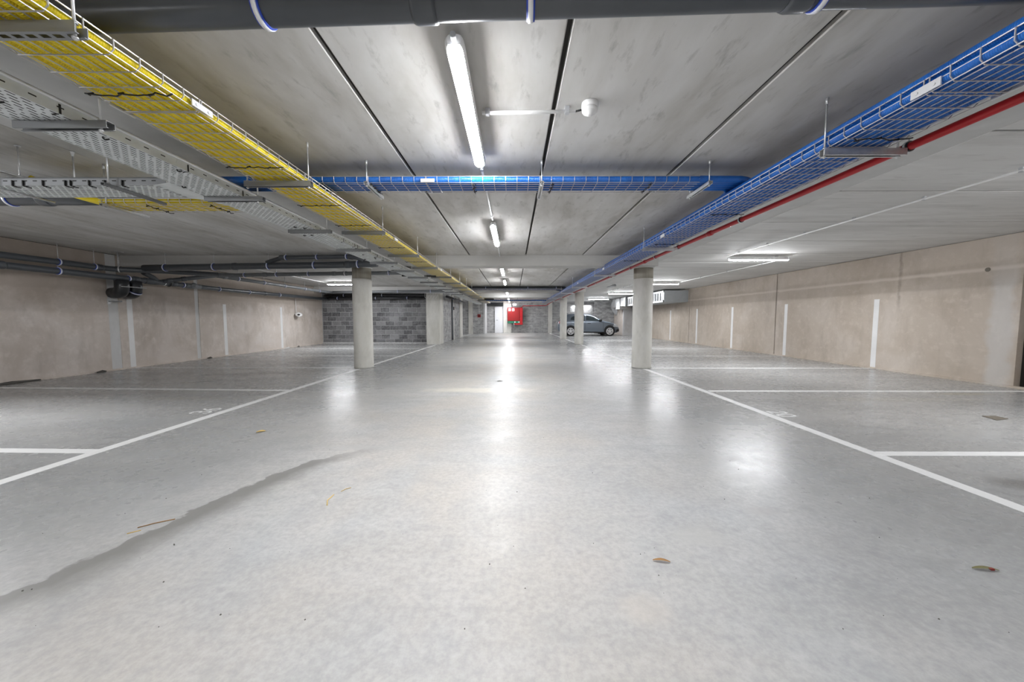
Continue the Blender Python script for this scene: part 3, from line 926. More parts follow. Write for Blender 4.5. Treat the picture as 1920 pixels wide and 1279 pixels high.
HY = [1.33, 2.78, 4.32, 5.87, 7.28, 8.9, 10.4, 11.9, 13.4, 16.2, 17.7, 20.2]
for i, y in enumerate(HY):
    hanger('%s hanger channel from the near end under the yellow lane tray' % ORD[i], 'hangers under the yellow lane tray', -2.10, -1.58, y, YZ - 0.004, (-1.605, -2.085), slots=(i == 0))

# ---- perforated steel tray left of it
GX0, GX1, GZ, GH = -2.54, -2.23, 2.105, 0.062
GEND = 24.0
gt = empty('perforated_cable_tray', 'grey perforated steel tray beside the yellow lane tray', 'cable tray', ((GX0 + GX1) / 2, 0.5, GZ))
def perforated(parent, O, a0, a1, t0, t1, z, along, pa=0.0258, pt=0.05, sl=0.034, sw=0.0078, name='tray_base'):
    m = MB()
    na = int(round((a1 - a0) / pa)); pa = (a1 - a0) / na
    nt_ = int(round((t1 - t0) / pt)); pt = (t1 - t0) / nt_
    def V(a, t):
        p = (a - O.x, t - O.y, z - O.z) if along == 'Y' else (t - O.x, a - O.y, z - O.z)
        m.v.append(p)
    for i in range(na):
        off = 0.5 * pt if i % 2 else 0.0
        ca = a0 + (i + 0.5) * pa
        for k in range(nt_):
            if (k % 5 == 4 and i % 4 in (1, 2)):
                s2, w2 = sl * 0.35, sw
            else:
                s2, w2 = sl, sw
            ct = t0 + (k + 0.5) * pt + off
            b = len(m.v)
            for sa, st in ((-1, -1), (1, -1), (1, 1), (-1, 1)):
                V(ca + sa * pa / 2, ct + st * pt / 2)
            for sa, st in ((-1, -1), (1, -1), (1, 1), (-1, 1)):
                V(ca + sa * w2 / 2, ct + st * s2 / 2)
            for q in range(4):
                q2 = (q + 1) % 4
                m.face([b + q, b + q2, b + 4 + q2, b + 4 + q])
    return m.build(name, M['plate'], parent)
GO = Vector(gt.location)
perforated(gt, GO, GX0, GX1, 0.5, 16.0, GZ, 'Y')
perforated(gt, GO, GX0, GX1, 16.0, GEND, GZ, 'Y', pa=0.062, pt=0.2, sl=0.1, sw=0.012)
def rail(x, s):
    m = MB()
    x -= GO.x
    m.box(x - 0.001, x + 0.001, 0, GEND - 0.5, 0, GH)
    MB().tube([(x + s * 0.006, 0, GH), (x + s * 0.006, GEND - 0.5, GH)], 0.009, 8).build('rail_lip', M['band_w'], gt)  # lamp light on the lip is put into its paler steel
    k = MB()
    t = 0.05
    while t < 9.0:
        k.box(x - 0.0016, x + 0.0016, t, t + 0.028, GH * 0.45, GH * 0.45 + 0.006); t += 0.1
    m.build('side_rail', M['plate'], gt)
    k.build('rail_slots', M['black'], gt)['kind'] = 'stuff'
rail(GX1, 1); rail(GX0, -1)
for t in (2.38, 5.38, 8.4):
    m = MB()
    m.box(GX1 - GO.x, GX1 - GO.x + 0.003, t - 0.5 - 0.03, t - 0.5 + 0.03, 0.002, GH - 0.01)
    m.box(GX0 - GO.x, GX1 - GO.x, t - 0.5 - 0.002, t - 0.5 + 0.002, -0.002, 0.0)
    m.build('splice_plate', M['plate'], gt)
rnd = random.Random(9)
for k in range(34):
    t = 1.3 + rnd.random() ** 1.3 * 9.0 - 0.5
    x = rnd.uniform(GX0, GX1) - GO.x
    edge = k % 3 == 0
    w = MB()
    if edge:
        x = GX1 - GO.x
        w.box(x, x + 0.004, t - 0.004, t + 0.004, 0.0, GH * 0.75)
        w.tube([(x, t, 0.004), (x - 0.03, t - 0.006, -0.006)], 0.0035, 5)
    else:
        w.tube([(x - 0.014, t, -0.002), (x, t - 0.005, -0.012), (x + 0.014, t + 0.006, -0.003)], 0.0042, 5)
        w.tube([(x, t - 0.005, -0.012), (x + 0.006, t - 0.022, -0.006)], 0.004, 5)
    w.build('cable_tie', M['tie'], gt)
for k in range(6):
    x = GX0 + 0.03 + k * 0.05
    rnd = random.Random(90 + k)
    pts = [(x + rnd.uniform(-0.004, 0.004), 0.5 + 0.8 * i, GZ + 0.026) for i in range(int((GEND - 0.5) / 0.8))]
    o = MB().tube(pts, 0.0235, 8).build('black_cable', M['blackcable'])
    tag(o, 'black cable lying in the perforated tray, %s from the rail away from the lane' % ORD[k], 'cable', 'black cables in the perforated tray')
GH_Y = [1.83, 2.92, 3.98, 5.05, 6.2, 7.25, 8.4, 9.5, 10.6, 11.8, 13.0, 14.2]
for i, y in enumerate(GH_Y):
    hanger('%s hanger channel from the near end under the perforated tray' % ORD[i], 'hangers under the perforated tray', -2.54, -2.06, y, GZ - 0.002, (-2.11,), depth=0.035)

# ---- perforated branch tray to the left
bt = empty('perforated_cable_tray', 'grey perforated branch tray running off towards the pinkish wall', 'cable tray', (-2.56, 2.80, GZ))
BO = Vector(bt.location)
perforated(bt, BO, 2.67, 2.93, -8.0, -2.72, GZ, 'X')
# flared junction plate to the main tray
m = MB()
m.prism([(-2.72 - BO.x, 2.67 - BO.y, 0), (-2.54 - BO.x, 2.62 - BO.y, 0), (-2.54 - BO.x, 3.15 - BO.y, 0), (-2.62 - BO.x, 3.0 - BO.y, 0), (-2.72 - BO.x, 2.93 - BO.y, 0)], (0, 0, 0.002))
m.build('junction_plate', M['plate'], bt)
for y, s in ((2.67, -1), (2.93, 1)):
    m = MB().box(-8.0 - BO.x, -2.62 - BO.x, y - BO.y - 0.001, y - BO.y + 0.001, 0, 0.055)
    m.tube([(-8.0 - BO.x, y - BO.y, 0.055), (-2.62 - BO.x, y - BO.y, 0.055)], 0.005, 6)
    m.build('side_rail', M['steel_dark'], bt)
k = MB(); t = -7.9
while t < -2.7:
    k.box(t - BO.x, t - BO.x + 0.03, 2.6675 - BO.y, 2.672 - BO.y, 0.030, 0.037); t += 0.075
k.build('rail_slots', M['black'], bt)['kind'] = 'stuff'
for x in (-3.78, -3.70, -3.55, -3.38, -3.34, -3.2, -3.08, -2.95, -4.0):
    MB().box(x - BO.x, x - BO.x + 0.008, 2.660 - BO.y, 2.668 - BO.y, -0.004, 0.036).tube([(x - BO.x, 2.668 - BO.y, -0.004), (x + 0.02 - BO.x, 2.70 - BO.y, -0.008)], 0.004, 5).build('cable_tie', M['tie'], bt)
for i in range(4):
    o = MB().tube([(-8.0, 2.72 + i * 0.055, GZ + 0.025), (-2.75, 2.72 + i * 0.055, GZ + 0.025)], 0.022, 8).build('black_cable', M['blackcable'])
    tag(o, 'black cable in the perforated branch tray, %s row from the near rail' % ORD[i], 'cable', 'black cables in the branch tray')
hanger('hanger with flat drop bar holding the branch tray near its junction', 'hangers of the branch tray', 2.60, 3.06, -3.02, GZ - 0.002, (2.64,), along='X', w=0.03, depth=0.02)
ub = empty('tray_hanger', 'bent U shaped rod hanging the branch tray at the picture edge', 'hanger', (-3.93, 2.80, GZ), 'hangers of the branch tray')
MB().tube([(0, 0.22, -0.012), (0, -0.16, -0.012), (0, -0.185, 0.01), (0, -0.185, 0.10), (0, -0.16, 0.125), (0, 0.22, 0.125)], 0.008, 8).build('bent_rod', M['zinc'], ub)
MB().tube([(0, 0.02, 0.125), (0, 0.02, ZC - GZ)], 0.005, 8).lathe([(0.018, 0), (0.018, 0.008)], (0, 0.02, ZC - GZ - 0.008), n=10).build('threaded_rod', M['zinc'], ub)
hr = empty('tray_hanger', 'single short rod with cone anchor above the branch tray', 'hanger', (-3.62, 2.92, GZ + 0.05), 'hangers of the branch tray')
MB().tube([(0, 0, 0), (0, 0, ZC - GZ - 0.05)], 0.005, 8).build('threaded_rod', M['zinc'], hr)
MB().lathe([(0.006, 0), (0.012, 0.03), (0.016, 0.04)], (0, 0, ZC - GZ - 0.09), n=10).build('anchor', M['zinc'], hr)

# ---- yellow branch tray to the left, just beyond
yb, YBP = mesh_tray('wire_cable_tray', 'wire tray with yellow conduits branching off under the perforated tray', -3.72, -2.58, 3.16, 3.42, 2.125, 0.05, along='X')
ties(yb, YBP, (-2.72, -3.3), 3.16, 3.42, 2.125)
for k in range(5):
    y = 3.19 + k * 0.05
    pts = [(-2.45, y, 2.158)] + [(-2.6 - 0.2 * i, y, 2.158) for i in range(6)]
    x1, dy = -3.65, 0
    for i in range(1, 6):
        pts.append((-3.65 - 0.10 * i, y - 0.006 * i * i, 2.158 + 0.006 * i * i))
    o = MB().tube(pts, 0.024, 10).build('yellow_conduit', M['yellow_x'])
    tag(o, 'yellow conduit in the short branch tray, %s from its near side' % ORD[k], 'conduit', 'yellow conduits in the branch tray')
hanger('bright flat hanger channel under the yellow branch tray', 'hangers of the branch tray', 3.12, 3.52, -3.65, 2.122, (3.16,), along='X', w=0.03, depth=0.02, mat='zinc')
# ---- blue tray along the lane
BX0, BX1, BZ, BH = 1.95, 2.335, 2.162, 0.070
BEND = 24.5
b1, BP = mesh_tray('wire_cable_tray', 'wire basket tray full of blue conduits beside the red fire pipe', BX0, BX1, 0.5, BEND, BZ, BH, joints=(1.72, 4.62, 7.62, 10.62))
ties(b1, BP, (2.12, 3.6, 5.0, 6.4), BX0 + 0.05, BX1, BZ)
for k in range(7):
    x = BX0 + 0.030 + k * 0.0540
    rnd = random.Random(140 + k)
    pts = [(x + rnd.uniform(-0.004, 0.004), 0.5 + 0.6 * i, BZ + 0.008 + 0.024 + rnd.uniform(0, 0.003)) for i in range(40)]
    o = MB().tube(pts, 0.024, 12).build('blue_conduit', M['blue_y'])
    tag(o, 'blue conduit in the tray bottom, %s counted from the lane lamp side' % ORD[k], 'conduit', 'blue conduits in the tray by the red pipe')
for k in range(5):
    x = BX0 + 0.032 + k * 0.07
    rnd = random.Random(160 + k)
    pts = [(x + rnd.uniform(-0.006, 0.006), 0.5 + 0.6 * i, BZ + 0.008 + 0.05 + 0.024 + rnd.uniform(0, 0.003)) for i in range(40)]
    o = MB().tube(pts, 0.0245, 12).build('blue_conduit', M['blue_y'])
    tag(o, 'blue conduit of the upper layer, %s counted from the lane lamp side' % ORD[k], 'conduit', 'blue conduits in the tray by the red pipe')
BHY = [-0.7, 2.25, 5.27, 8.4, 11.56, 14.2, 17.4, 20.6]
for i, y in enumerate(BHY[1:]):
    hanger('%s hanger channel from the near end under the blue lane tray' % ORD[i], 'hangers under the blue lane tray', 1.93, 2.44, y, BZ - 0.004, (1.945, 2.40), mat='zinc')

# ---- blue tray crossing the lane
CZ = 2.285
c1, CP = mesh_tray('wire_cable_tray', 'wire tray with blue conduits crossing the lane behind the nearest lamp', -2.1, 1.62, 3.10, 3.36, CZ, 0.055, along='X', joints=(-0.75,))
ties(c1, CP, (-1.25, -0.36, 0.34, 1.2), 3.10, 3.36, CZ)
for k in range(5):
    y = 3.13 + k * 0.05
    pts = [(-2.6, y, CZ + 0.036)] + [(-2.4 + 0.25 * i, y, CZ + 0.036) for i in range(17)]
    rr = 0.32 - k * 0.05
    cx, cy = 1.48, y + rr if False else y
    # sweep round into the lane tray
    pts += [(1.93 + rr * math.sin(a), y + rr * (1 - math.cos(a)), CZ + 0.036 - 0.02 * (1 - math.cos(a))) for a in [PI / 2 * i / 8 for i in range(1, 9)]]
    pts.append((pts[-1][0], pts[-1][1] + 0.16, BZ + 0.112))
    o = MB().tube(pts, 0.025 if k else 0.030, 12).build('blue_conduit', M['blue_x'])
    tag(o, 'blue conduit crossing the lane, %s from the near side of its tray' % ORD[k], 'conduit', 'blue conduits crossing the lane')
for i, (x, lab) in enumerate(((-1.275, 'left'), (0.243, 'middle'), (1.69, 'right'))):
    hanger('%s channel hanger of the blue tray crossing the lane' % lab, 'hangers of the crossing blue tray', 3.06, 3.44, x, CZ - 0.002, (3.085, 3.41), along='X', w=0.035, depth=0.025, mat='zinc')
# crossing tray farther off, at the second beam and near the end
c2, P2 = mesh_tray('wire_cable_tray', 'dark wire tray crossing the lane before the second beam', -1.9, 2.2, 14.4, 14.7, 2.29, 0.05, along='X', step=0.2, nlong=4)
for k in range(4):
    y = 14.45 + 0.06 * k
    o = MB().tube([(-2.0, y, 2.325), (1.7, y, 2.325), (1.95, y + 0.05, 2.30), (2.1, y + 0.2, 2.26)], 0.027, 8).build('blue_conduit', M['navy'])
    tag(o, 'dark blue conduit crossing before the second beam, %s from the near side' % ORD[k], 'conduit', 'blue conduits before the second beam')
pipe_late = [('drain_pipe', 'dark grey pipe along the near face of the second beam over the lane', [(-2.1, 14.8, 2.40), (0.2, 14.8, 2.40), (2.2, 14.8, 2.40)], 0.06)]
c3, P3 = mesh_tray('wire_cable_tray', 'wire tray crossing the lane farthest away above the red cabinet', -1.7, 2.2, 20.6, 20.95, 2.15, 0.14, along='X', step=0.12, nlong=4, wr=0.005)
for k in range(4):
    y = 20.65 + 0.07 * k
    o = MB().tube([(-1.8, y, 2.20), (1.8, y, 2.20), (2.05, y + 0.1, 2.2), (2.12, y + 0.3, 2.24)], 0.027, 8).build('blue_conduit', M['blue_x'])
    tag(o, 'blue conduit in the farthest crossing tray, %s from the near side' % ORD[k], 'conduit', 'blue conduits in the farthest crossing tray')

# ------------------------------------------------------------------ pipes
def clamp(parent, c, d, r, rod_to=None, O=None):
    c = Vector(c); d = Vector(d).normalized()
    k = MB().ring(c, d, r - 0.001, r + 0.010, 0.020, 24)
    k.lathe([(0.006, 0), (0.006, 0.02)], tuple(c + Vector((0, 0, r + 0.004))), n=8)
    cl = k.build('clamp', M['band_w'], parent)
    MB().ring(c, d, r, r + 0.006, 0.034, 24).build('rubber_liner', M['bluerub'], cl, 'blue rubber liner')
    if rod_to is not None:
        MB().tube([tuple(c + Vector((0, 0, r))), (c.x, c.y, rod_to)], 0.005, 8).lathe([(0.02, 0), (0.02, 0.006)], (c.x, c.y, rod_to - 0.006), n=10).build('clamp_rod', M['zinc'], cl)
def pipe(name, label, cat, pts, r, mat, clamps=(), sockets=(), rods=True, n=20):
    O = Vector(pts[len(pts) // 2])
    e = empty(name, label, cat, tuple(O))
    L = [Vector(p) - O for p in pts]
    MB().tube([tuple(p) for p in L], r, n).build('pipe_run', mat, e)
    def at(f):
        # f: index + fraction along the polyline
        i = min(int(f), len(L) - 2); t = f - i
        return L[i].lerp(L[i + 1], t), (L[i + 1] - L[i]).normalized()
    for f in clamps:
        p, d = at(f)
        clamp(e, p, d, r, (ZC - O.z) if rods else None)
    for f in sockets:
        p, d = at(f)
        MB().tube([tuple(p - d * 0.05), tuple(p - d * 0.035), tuple(p + d * 0.035), tuple(p + d * 0.05)], r, n, radii=[r + 0.003, r + 0.008, r + 0.008, r + 0.004]).build('socket', mat, e)
    return e

for nm, lb, pp, rr in pipe_late:
    pipe(nm, lb, 'pipe', pp, rr, M['pvc'], clamps=(0.4, 1.2, 1.8))
# big drain pipe overhead
def bp(x): return (x, 1.476 - 0.0333 * x, 2.37)
pipe('drain_pipe', 'big dark grey drain pipe crossing overhead before the nearest lamp', 'pipe', [bp(-6.0), bp(-1.03), bp(-0.36), bp(0.068), bp(1.19), bp(6.5)], 0.056, M['pvc'], clamps=(1.0, 3.0, 4.0), sockets=(2.0, 3.93))
# left large pipe with elbow by the yellow branch
pts = [(-8.0, 3.42, 2.25), (-5.2, 3.42, 2.255), (-4.45, 3.42, 2.26)] + bend((-4.45, 3.42, 2.26), (-4.12, 3.42, 2.26), (-4.12, 3.85, 2.40), 0.14)
pipe('drain_pipe', 'dark grey drain pipe with elbow beside the yellow branch conduits', 'pipe', pts, 0.06, M['pvc'], clamps=(1.45,), sockets=(1.9,))
pipe('drain_pipe', 'grey pipe behind the perforated branch tray at the picture edge', 'pipe', [(-8.0, 3.75, 2.38), (-4.5, 3.75, 2.39)] + bend((-4.5, 3.75, 2.39), (-4.1, 3.75, 2.39), (-4.1, 4.2, 2.39), 0.15), 0.05, M['pvc_light'], clamps=(1.3,), rods=False)
# red sprinkler pipe
RX, RZ = 2.50, 2.187
pipe('sprinkler_pipe', 'long red fire pipe beside the blue lane tray', 'pipe', [(RX, 0.5 + 2 * i, RZ) for i in range(13)], 0.025, M['red'], n=16, clamps=(), sockets=(2.0, 3.1, 7.0), rods=False)
rp = [o for o in bpy.data.objects if o.name.startswith('sprinkler_pipe')][0]
for y in (2.28, 3.9, 5.35, 6.2, 7.5, 9.0, 10.6, 12.4, 14.2):
    p = Vector((RX, y, RZ)) - Vector(rp.location)
    k = MB().ring(p, (0, 1, 0), 0.025, 0.031, 0.03, 18).build('clamp', M['black'], rp)
    MB().ring(p, (0, 1, 0), 0.026, 0.036, 0.010, 18).build('clamp_band', M['band_w'], k)
    MB().tube([tuple(p + Vector((0, 0, 0.025))), (p.x, p.y, (ZC if not 7.55 < y < 8 else ZS) - rp.location.z)], 0.005, 8).build('clamp_rod', M['zinc'], k)
pipe('sprinkler_pipe', 'red pipe along the far wall top down to the red cabinet', 'pipe', [(2.55, 24.5, 2.205), (2.5, 26.9, 2.12), (0.75, 26.95, 2.10), (0.62, 26.95, 2.02), (0.62, 26.95, 1.9)], 0.028, M['red'], rods=False)

# pipes on the left wall
wpx = -8.22
pipe('drain_pipe', 'lower dark grey drain pipe along the left wall', 'pipe',
     [(wpx, -5.0, 1.99), (wpx, 5.5, 1.965), (wpx, 6.2, 1.962), (wpx, 7.45, 1.955), (wpx, 8.65, 1.94), (wpx, 9.7, 1.93), (wpx, 10.8, 1.93), (wpx, 12.2, 1.94), (wpx, 15.45, 1.97)], 0.058, M['pvc'],
     clamps=(1.02, 2.07, 2.98, 3.6, 4.0, 5.0, 6.0, 7.0), sockets=(1.1, 3.1, 3.35, 3.8, 4.4, 6.5), rods=False)
pipe('drain_pipe', 'upper dark grey drain pipe along the left wall joining the cross pipe', 'pipe',
     [(wpx, -5.0, 2.15), (wpx, 6.3, 2.125), (wpx, 6.9, 2.12)] + bend((wpx, 6.9, 2.12), (wpx, 7.15, 2.12), (-7.75, 7.4, 2.12), 0.1) + [(-7.6, 7.5, 2.125), (-6.95, 8.2, 2.14)], 0.054, M['pvc'],
     clamps=(1.0, 1.9, 9.0), sockets=(2.1, 8.6))
blk = empty('pipe_elbow', 'pair of fat black elbows turning into the left wall', 'pipe', (-8.2, 7.38, 1.75))
def elb(y):
    pts = [(0.0, y, 0.16)] + bend((0, y, 0.16), (0, y, -0.10), (-0.30, y + 0.10, -0.10), 0.14) + [(-0.33, y + 0.11, -0.10)]
    return MB().tube(pts, 0.115, 18)
elb(-0.10).build('elbow', M['pvc_black'], blk)
elb(0.15).build('elbow', M['pvc_black'], blk)
MB().tube([(0.118, -0.22, 0.02), (0.118, 0.27, 0.02)], 0.008, 8).build('tie_bar', M['zinc'], blk)
clamp(blk, (-0.02, 0.15, -0.05), (0.5, 0, 0.6), 0.117)
wbk = empty('wall_bracket', 'small steel bracket under the black elbows', 'bracket', (-8.55, 7.36, 1.47))
MB().box(0.0, 0.006, -0.07, 0.0, -0.06, 0.06).build('base_plate', M['zinc'], wbk)
MB().box(0.006, 0.26, -0.045, -0.015, -0.015, 0.015).build('arm', M['steel_dark'], wbk)
# cross pipes before and behind the nearest beam
pipe('drain_pipe', 'dark drain pipe along the near face of the beam left of the left column', 'pipe',
     [(-7.75, 7.32, 2.165), (-7.0, 7.32, 2.175), (-5.55, 7.32, 2.20), (-4.85, 7.32, 2.21), (-3.72, 7.32, 2.225), (-3.1, 7.32, 2.245), (-2.85, 7.32, 2.25)], 0.068, M['pvc'],
     clamps=(0.6, 1.5, 2.6, 3.6, 4.75), sockets=(1.8, 4.4))
pipe('drain_pipe', 'thinner dark pipe slanting up over the beam pipe', 'pipe',
     [(-5.15, 7.30, 2.27), (-4.82, 7.30, 2.375), (-4.1, 7.30, 2.385), (-3.45, 7.30, 2.395), (-3.25, 7.30, 2.37), (-3.12, 7.30, 2.30)], 0.044, M['pvc'],
     clamps=(1.1, 2.0, 2.95), sockets=(1.0, 3.3))
pipe('drain_pipe', 'grey pipe behind the nearest beam on the left', 'pipe',
     [(-6.95, 8.2, 2.14), (-6.7, 8.42, 2.15), (-6.0, 8.42, 2.165), (-5.3, 8.42, 2.175), (-4.6, 8.42, 2.185), (-3.7, 8.42, 2.195), (-2.55, 8.42, 2.21)], 0.046, M['pvc_light'],
     clamps=(1.3, 2.4, 3.5, 4.6, 5.6), sockets=(2.0, 4.3, 4.6))
pipe('drain_pipe', 'shiny grey pipe receding high along the left wall', 'pipe',
     [(-7.6, 8.9, 2.20), (-7.6, 10.7, 2.195), (-7.6, 12.9, 2.19), (-7.6, 14.1, 2.19), (-7.5, 14.45, 2.19)], 0.048, M['pvc_light'], clamps=(0.4, 0.95, 1.4, 1.9, 2.6), sockets=(0.15, 2.2))
pipe('drain_pipe', 'grey pipe fitting linking the wall pipes at the nearest beam', 'pipe',
     [(wpx, 8.1, 1.96), (-7.95, 8.4, 2.06), (-7.6, 8.9, 2.20)], 0.05, M['pvc'], sockets=(0.4, 1.0), rods=False)
# pipes and trunking over the left block wall
pipe('drain_pipe', 'bluish grey pipe high before the left block wall', 'pipe', [(-7.5, 14.45, 2.20), (-6, 14.45, 2.22), (-4, 14.45, 2.24), (-2.6, 14.45, 2.26)], 0.055, M['pvc_light'], clamps=(0.6, 1.6, 2.4))
pipe('drain_pipe', 'upper black pipe low along the left block wall', 'pipe', [(-8.3, 15.3, 2.13), (-5.5, 15.3, 2.14), (-4.0, 15.25, 2.145), (-3.84, 15.2, 2.145)], 0.06, M['pvc_black'], clamps=(0.3, 0.9), rods=False)
pipe('drain_pipe', 'lower black pipe low along the left block wall', 'pipe', [(-8.3, 15.3, 2.00), (-5.5, 15.3, 2.01), (-3.85, 15.3, 2.02)], 0.055, M['pvc_black'], clamps=(0.2, 0.8, 1.5), rods=False)
tr = empty('cable_trunking', 'bright slim trunking line before the left block wall', 'trunking', (-4.0, 14.6, 2.17))
MB().box(-1.6, 1.3, -0.025, 0.025, 0, 0.03).build('trunk', M['band_w'], tr)
MB().tube([(-0.9, 0, 0.03), (-0.9, 0, ZC - 2.17)], 0.005, 6).build('threaded_rod', M['zinc'], tr)
MB().tube([(0.8, 0, 0.03), (0.8, 0, ZC - 2.17)], 0.005, 6).build('threaded_rod', M['zinc'], tr)
lp = empty('loose_cable', 'tangle of loose white cables dangling at the top of the beige pillar', 'cable', (-3.6, 14.8, 2.1))
for k in range(4):
    x = -0.20 + k * 0.12
    MB().tube([(x, 0.12, 0.145), (x + 0.03, 0.0, -0.08 - 0.03 * k), (x + 0.10, 0.06, -0.15), (x + 0.18, 0.04, -0.05), (x + 0.26, 0.12, 0.145)], 0.007, 6).build('cable_loop', M['white'], lp)
# extra dark pipework above the corridor
pipe('drain_pipe', 'dark pipe above the corridor left of the yellow tray', 'pipe', [(-3.0, 15.6, 2.1), (-3.0, 21.0, 2.1)], 0.05, M['pvc_black'], clamps=(0.3, 0.7))
pipe('drain_pipe', 'blue grey downpipe standing on the corridor wall', 'pipe', [(-3.13, 17.75, 0.02), (-3.13, 17.75, 2.2)], 0.055, M['pvc_light'], sockets=(0.5,), rods=False)
pipe('drain_pipe', 'dark pipe ending in the open behind the left column', 'pipe', [(-2.75, 8.6, 2.16), (-2.35, 8.7, 2.17), (-1.95, 8.8, 2.17)], 0.02, M['black'], rods=False)
pipe('drain_pipe', 'dark stub pipe beside the yellow tray at the far end', 'pipe', [(-2.0, 19.6, 2.2), (-1.1, 19.6, 2.2)], 0.05, M['pvc_black'], rods=False)
# fittings on the wall pipes
tb = empty('pipe_support', 'steel T shaped support from the ceiling over the black elbows', 'bracket', (-8.1, 7.15, ZC))
MB().box(-0.10, 0.10, -0.03, 0.03, -0.012, 0).build('top_plate', M['zinc'], tb)
MB().tube([(0, 0, -0.012), (0, 0, -0.30)], 0.012, 8).build('stem', M['zinc'], tb)
yf = empty('pipe_branch', 'dark slanting branch fitting between the two wall pipes', 'pipe', (wpx, 8.0, 1.95))
MB().tube([(0.0, -0.25, 0.0), (0.0, 0.30, -0.005)], 0.068, 18).build('branch_body', M['pvc'], yf)
MB().tube([(0.0, 0.05, 0.0), (0.04, -0.10, 0.09), (0.10, -0.35, 0.16)], 0.05, 16).build('branch_arm', M['pvc'], yf)
MB().ring((0.0, 0.30, -0.005), (0, 1, 0), 0.066, 0.078, 0.03, 20).build('collar', M['black'], yf)
cp = empty('pipe_branch', 'grey inspection cap fitting on the lower wall pipe', 'pipe', (wpx, 8.9, 1.935))
MB().tube([(0, -0.2, 0), (0, 0.2, 0)], 0.067, 18).build('branch_body', M['pvc_light'], cp)
MB().lathe([(0.055, 0.0), (0.055, 0.10), (0.062, 0.10), (0.062, 0.125), (0.03, 0.13)], (0.0, 0, 0.0), (0.85, -0.5, 0.15), 18).build('cap', M['pvc_light'], cp, 'round screw cap')
# detector hanging on the left wall
dt = empty('wall_detector', 'small white detector on a thin drop conduit by the left wall', 'detector', (-8.5, 13.55, 1.30))
MB().tube([(0, 0, 0.03), (0, 0, 0.62)], 0.010, 8).build('drop_conduit', M['white'], dt)
MB().lathe([(0.03, -0.05), (0.10, -0.03), (0.13, 0.0), (0.10, 0.03), (0.03, 0.05)], (0.10, 0.0, -0.03), (0.45, -0.5, 0.75), 18).build('housing', M['white'], dt)
MB().lathe([(0.06, 0.0), (0.03, 0.03)], (0.13, -0.05, -0.06), (0.5, -0.6, -0.5), 14).build('lens', M['black'], dt)

# ------------------------------------------------------------------ ventilation duct at right
du = empty('ventilation_duct', 'grey rectangular ventilation duct high along the right wall', 'duct', (7.45, 16.0, 1.87))
MB().box(-0.55, 0.54, 0.0, 0.02, 0, 0.53).build('end_panel', M['ductgrey'], du)
for a, b in ((0.02, 5.2),):
    MB().box(-0.55, 0.54, a, b, 0, 0.02).box(-0.55, 0.54, a, b, 0.51, 0.53).box(0.52, 0.54, a, b, 0.02, 0.51).build('duct_shell', M['ductgrey'], du)
seg = [(0.02, 1.9), (2.2, 3.2), (3.5, 5.2)]
for a, b in seg:
    MB().box(-0.56, -0.53, a, a + 0.10, 0.0, 0.53).box(-0.56, -0.53, b - 0.08, b, 0.0, 0.53).box(-0.56, -0.53, a, b, 0.0, 0.09).box(-0.56, -0.53, a, b, 0.44, 0.53).build('grille_frame', M['band_w'], du)
for a, b in seg:
    y = a + 0.14
    while y < b - 0.1:
        MB().box(-0.555, -0.51, y, y + 0.02, 0.09, 0.44).build('grille_slat', M['ductgrey'], du)
        y += 0.30
MB().box(-0.52, -0.50, 0.02, 5.2, 0.02, 0.51).build('grille_backing', M['foil'], du)
for a in (1.9, 3.2):
    MB().box(-0.57, -0.50, a, a + 0.3, 0, 0.53).build('joint_flange', M['steel_dark'], du)
du2 = empty('ventilation_duct', 'shiny foil duct pieces ending in a drooping elbow above the car', 'duct', (7.15, 21.3, 1.85))
MB().box(-0.30, 0.5, 0.0, 1.0, 0.05, 0.58).build('foil_section', M['foil'], du2)
MB().box(-0.32, 0.4, 1.2, 2.0, -0.12, 0.58).build('foil_section', M['foil'], du2)
MB().box(-0.30, 0.3, 2.2, 2.9, 0.02, 0.58).build('foil_section', M['foil'], du2)
MB().box(-0.35, 0.55, -0.08, 0.0, 0.0, 0.6).build('flange', M['steel_dark'], du2)
MB().box(-0.28, 0.4, 1.0, 1.2, 0.08, 0.55).build('flange', M['steel_dark'], du2)
MB().box(-0.26, 0.3, 2.0, 2.2, 0.05, 0.55).build('flange', M['steel_dark'], du2)
pts = [(-0.02, 3.0, 0.3)] + bend((-0.02, 3.0, 0.3), (-0.02, 3.5, 0.3), (0.35, 3.5, -0.35), 0.3) + [(0.1, 3.5, -0.12)]
MB().tube([(-0.02, 2.9, 0.30), (-0.02, 3.2, 0.27), (0.0, 3.4, 0.14), (0.10, 3.45, -0.08), (0.24, 3.45, -0.24), (0.38, 3.45, -0.36)], 0.27, 22).build('elbow', M['foil'], du2)
MB().tube([(0.36, 3.45, -0.34), (0.44, 3.45, -0.41)], 0.28, 22).build('collar', M['black'], du2)
wp = empty('wall_sprayer', 'slim grey pipe stub under the right bay ceiling by the second column', 'pipe', (3.6, 13.5, 2.32))
MB().tube([(0, 0, 0), (0.25, 0.2, 0.06), (0.42, 0.35, 0.1)], 0.03, 10, radii=[0.015, 0.04, 0.05]).build('nozzle', M['steel_dark'], wp)
MB().tube([(0.25, 0.2, 0.08), (0.25, 0.2, ZC - 2.32)], 0.006, 6).build('threaded_rod', M['zinc'], wp)

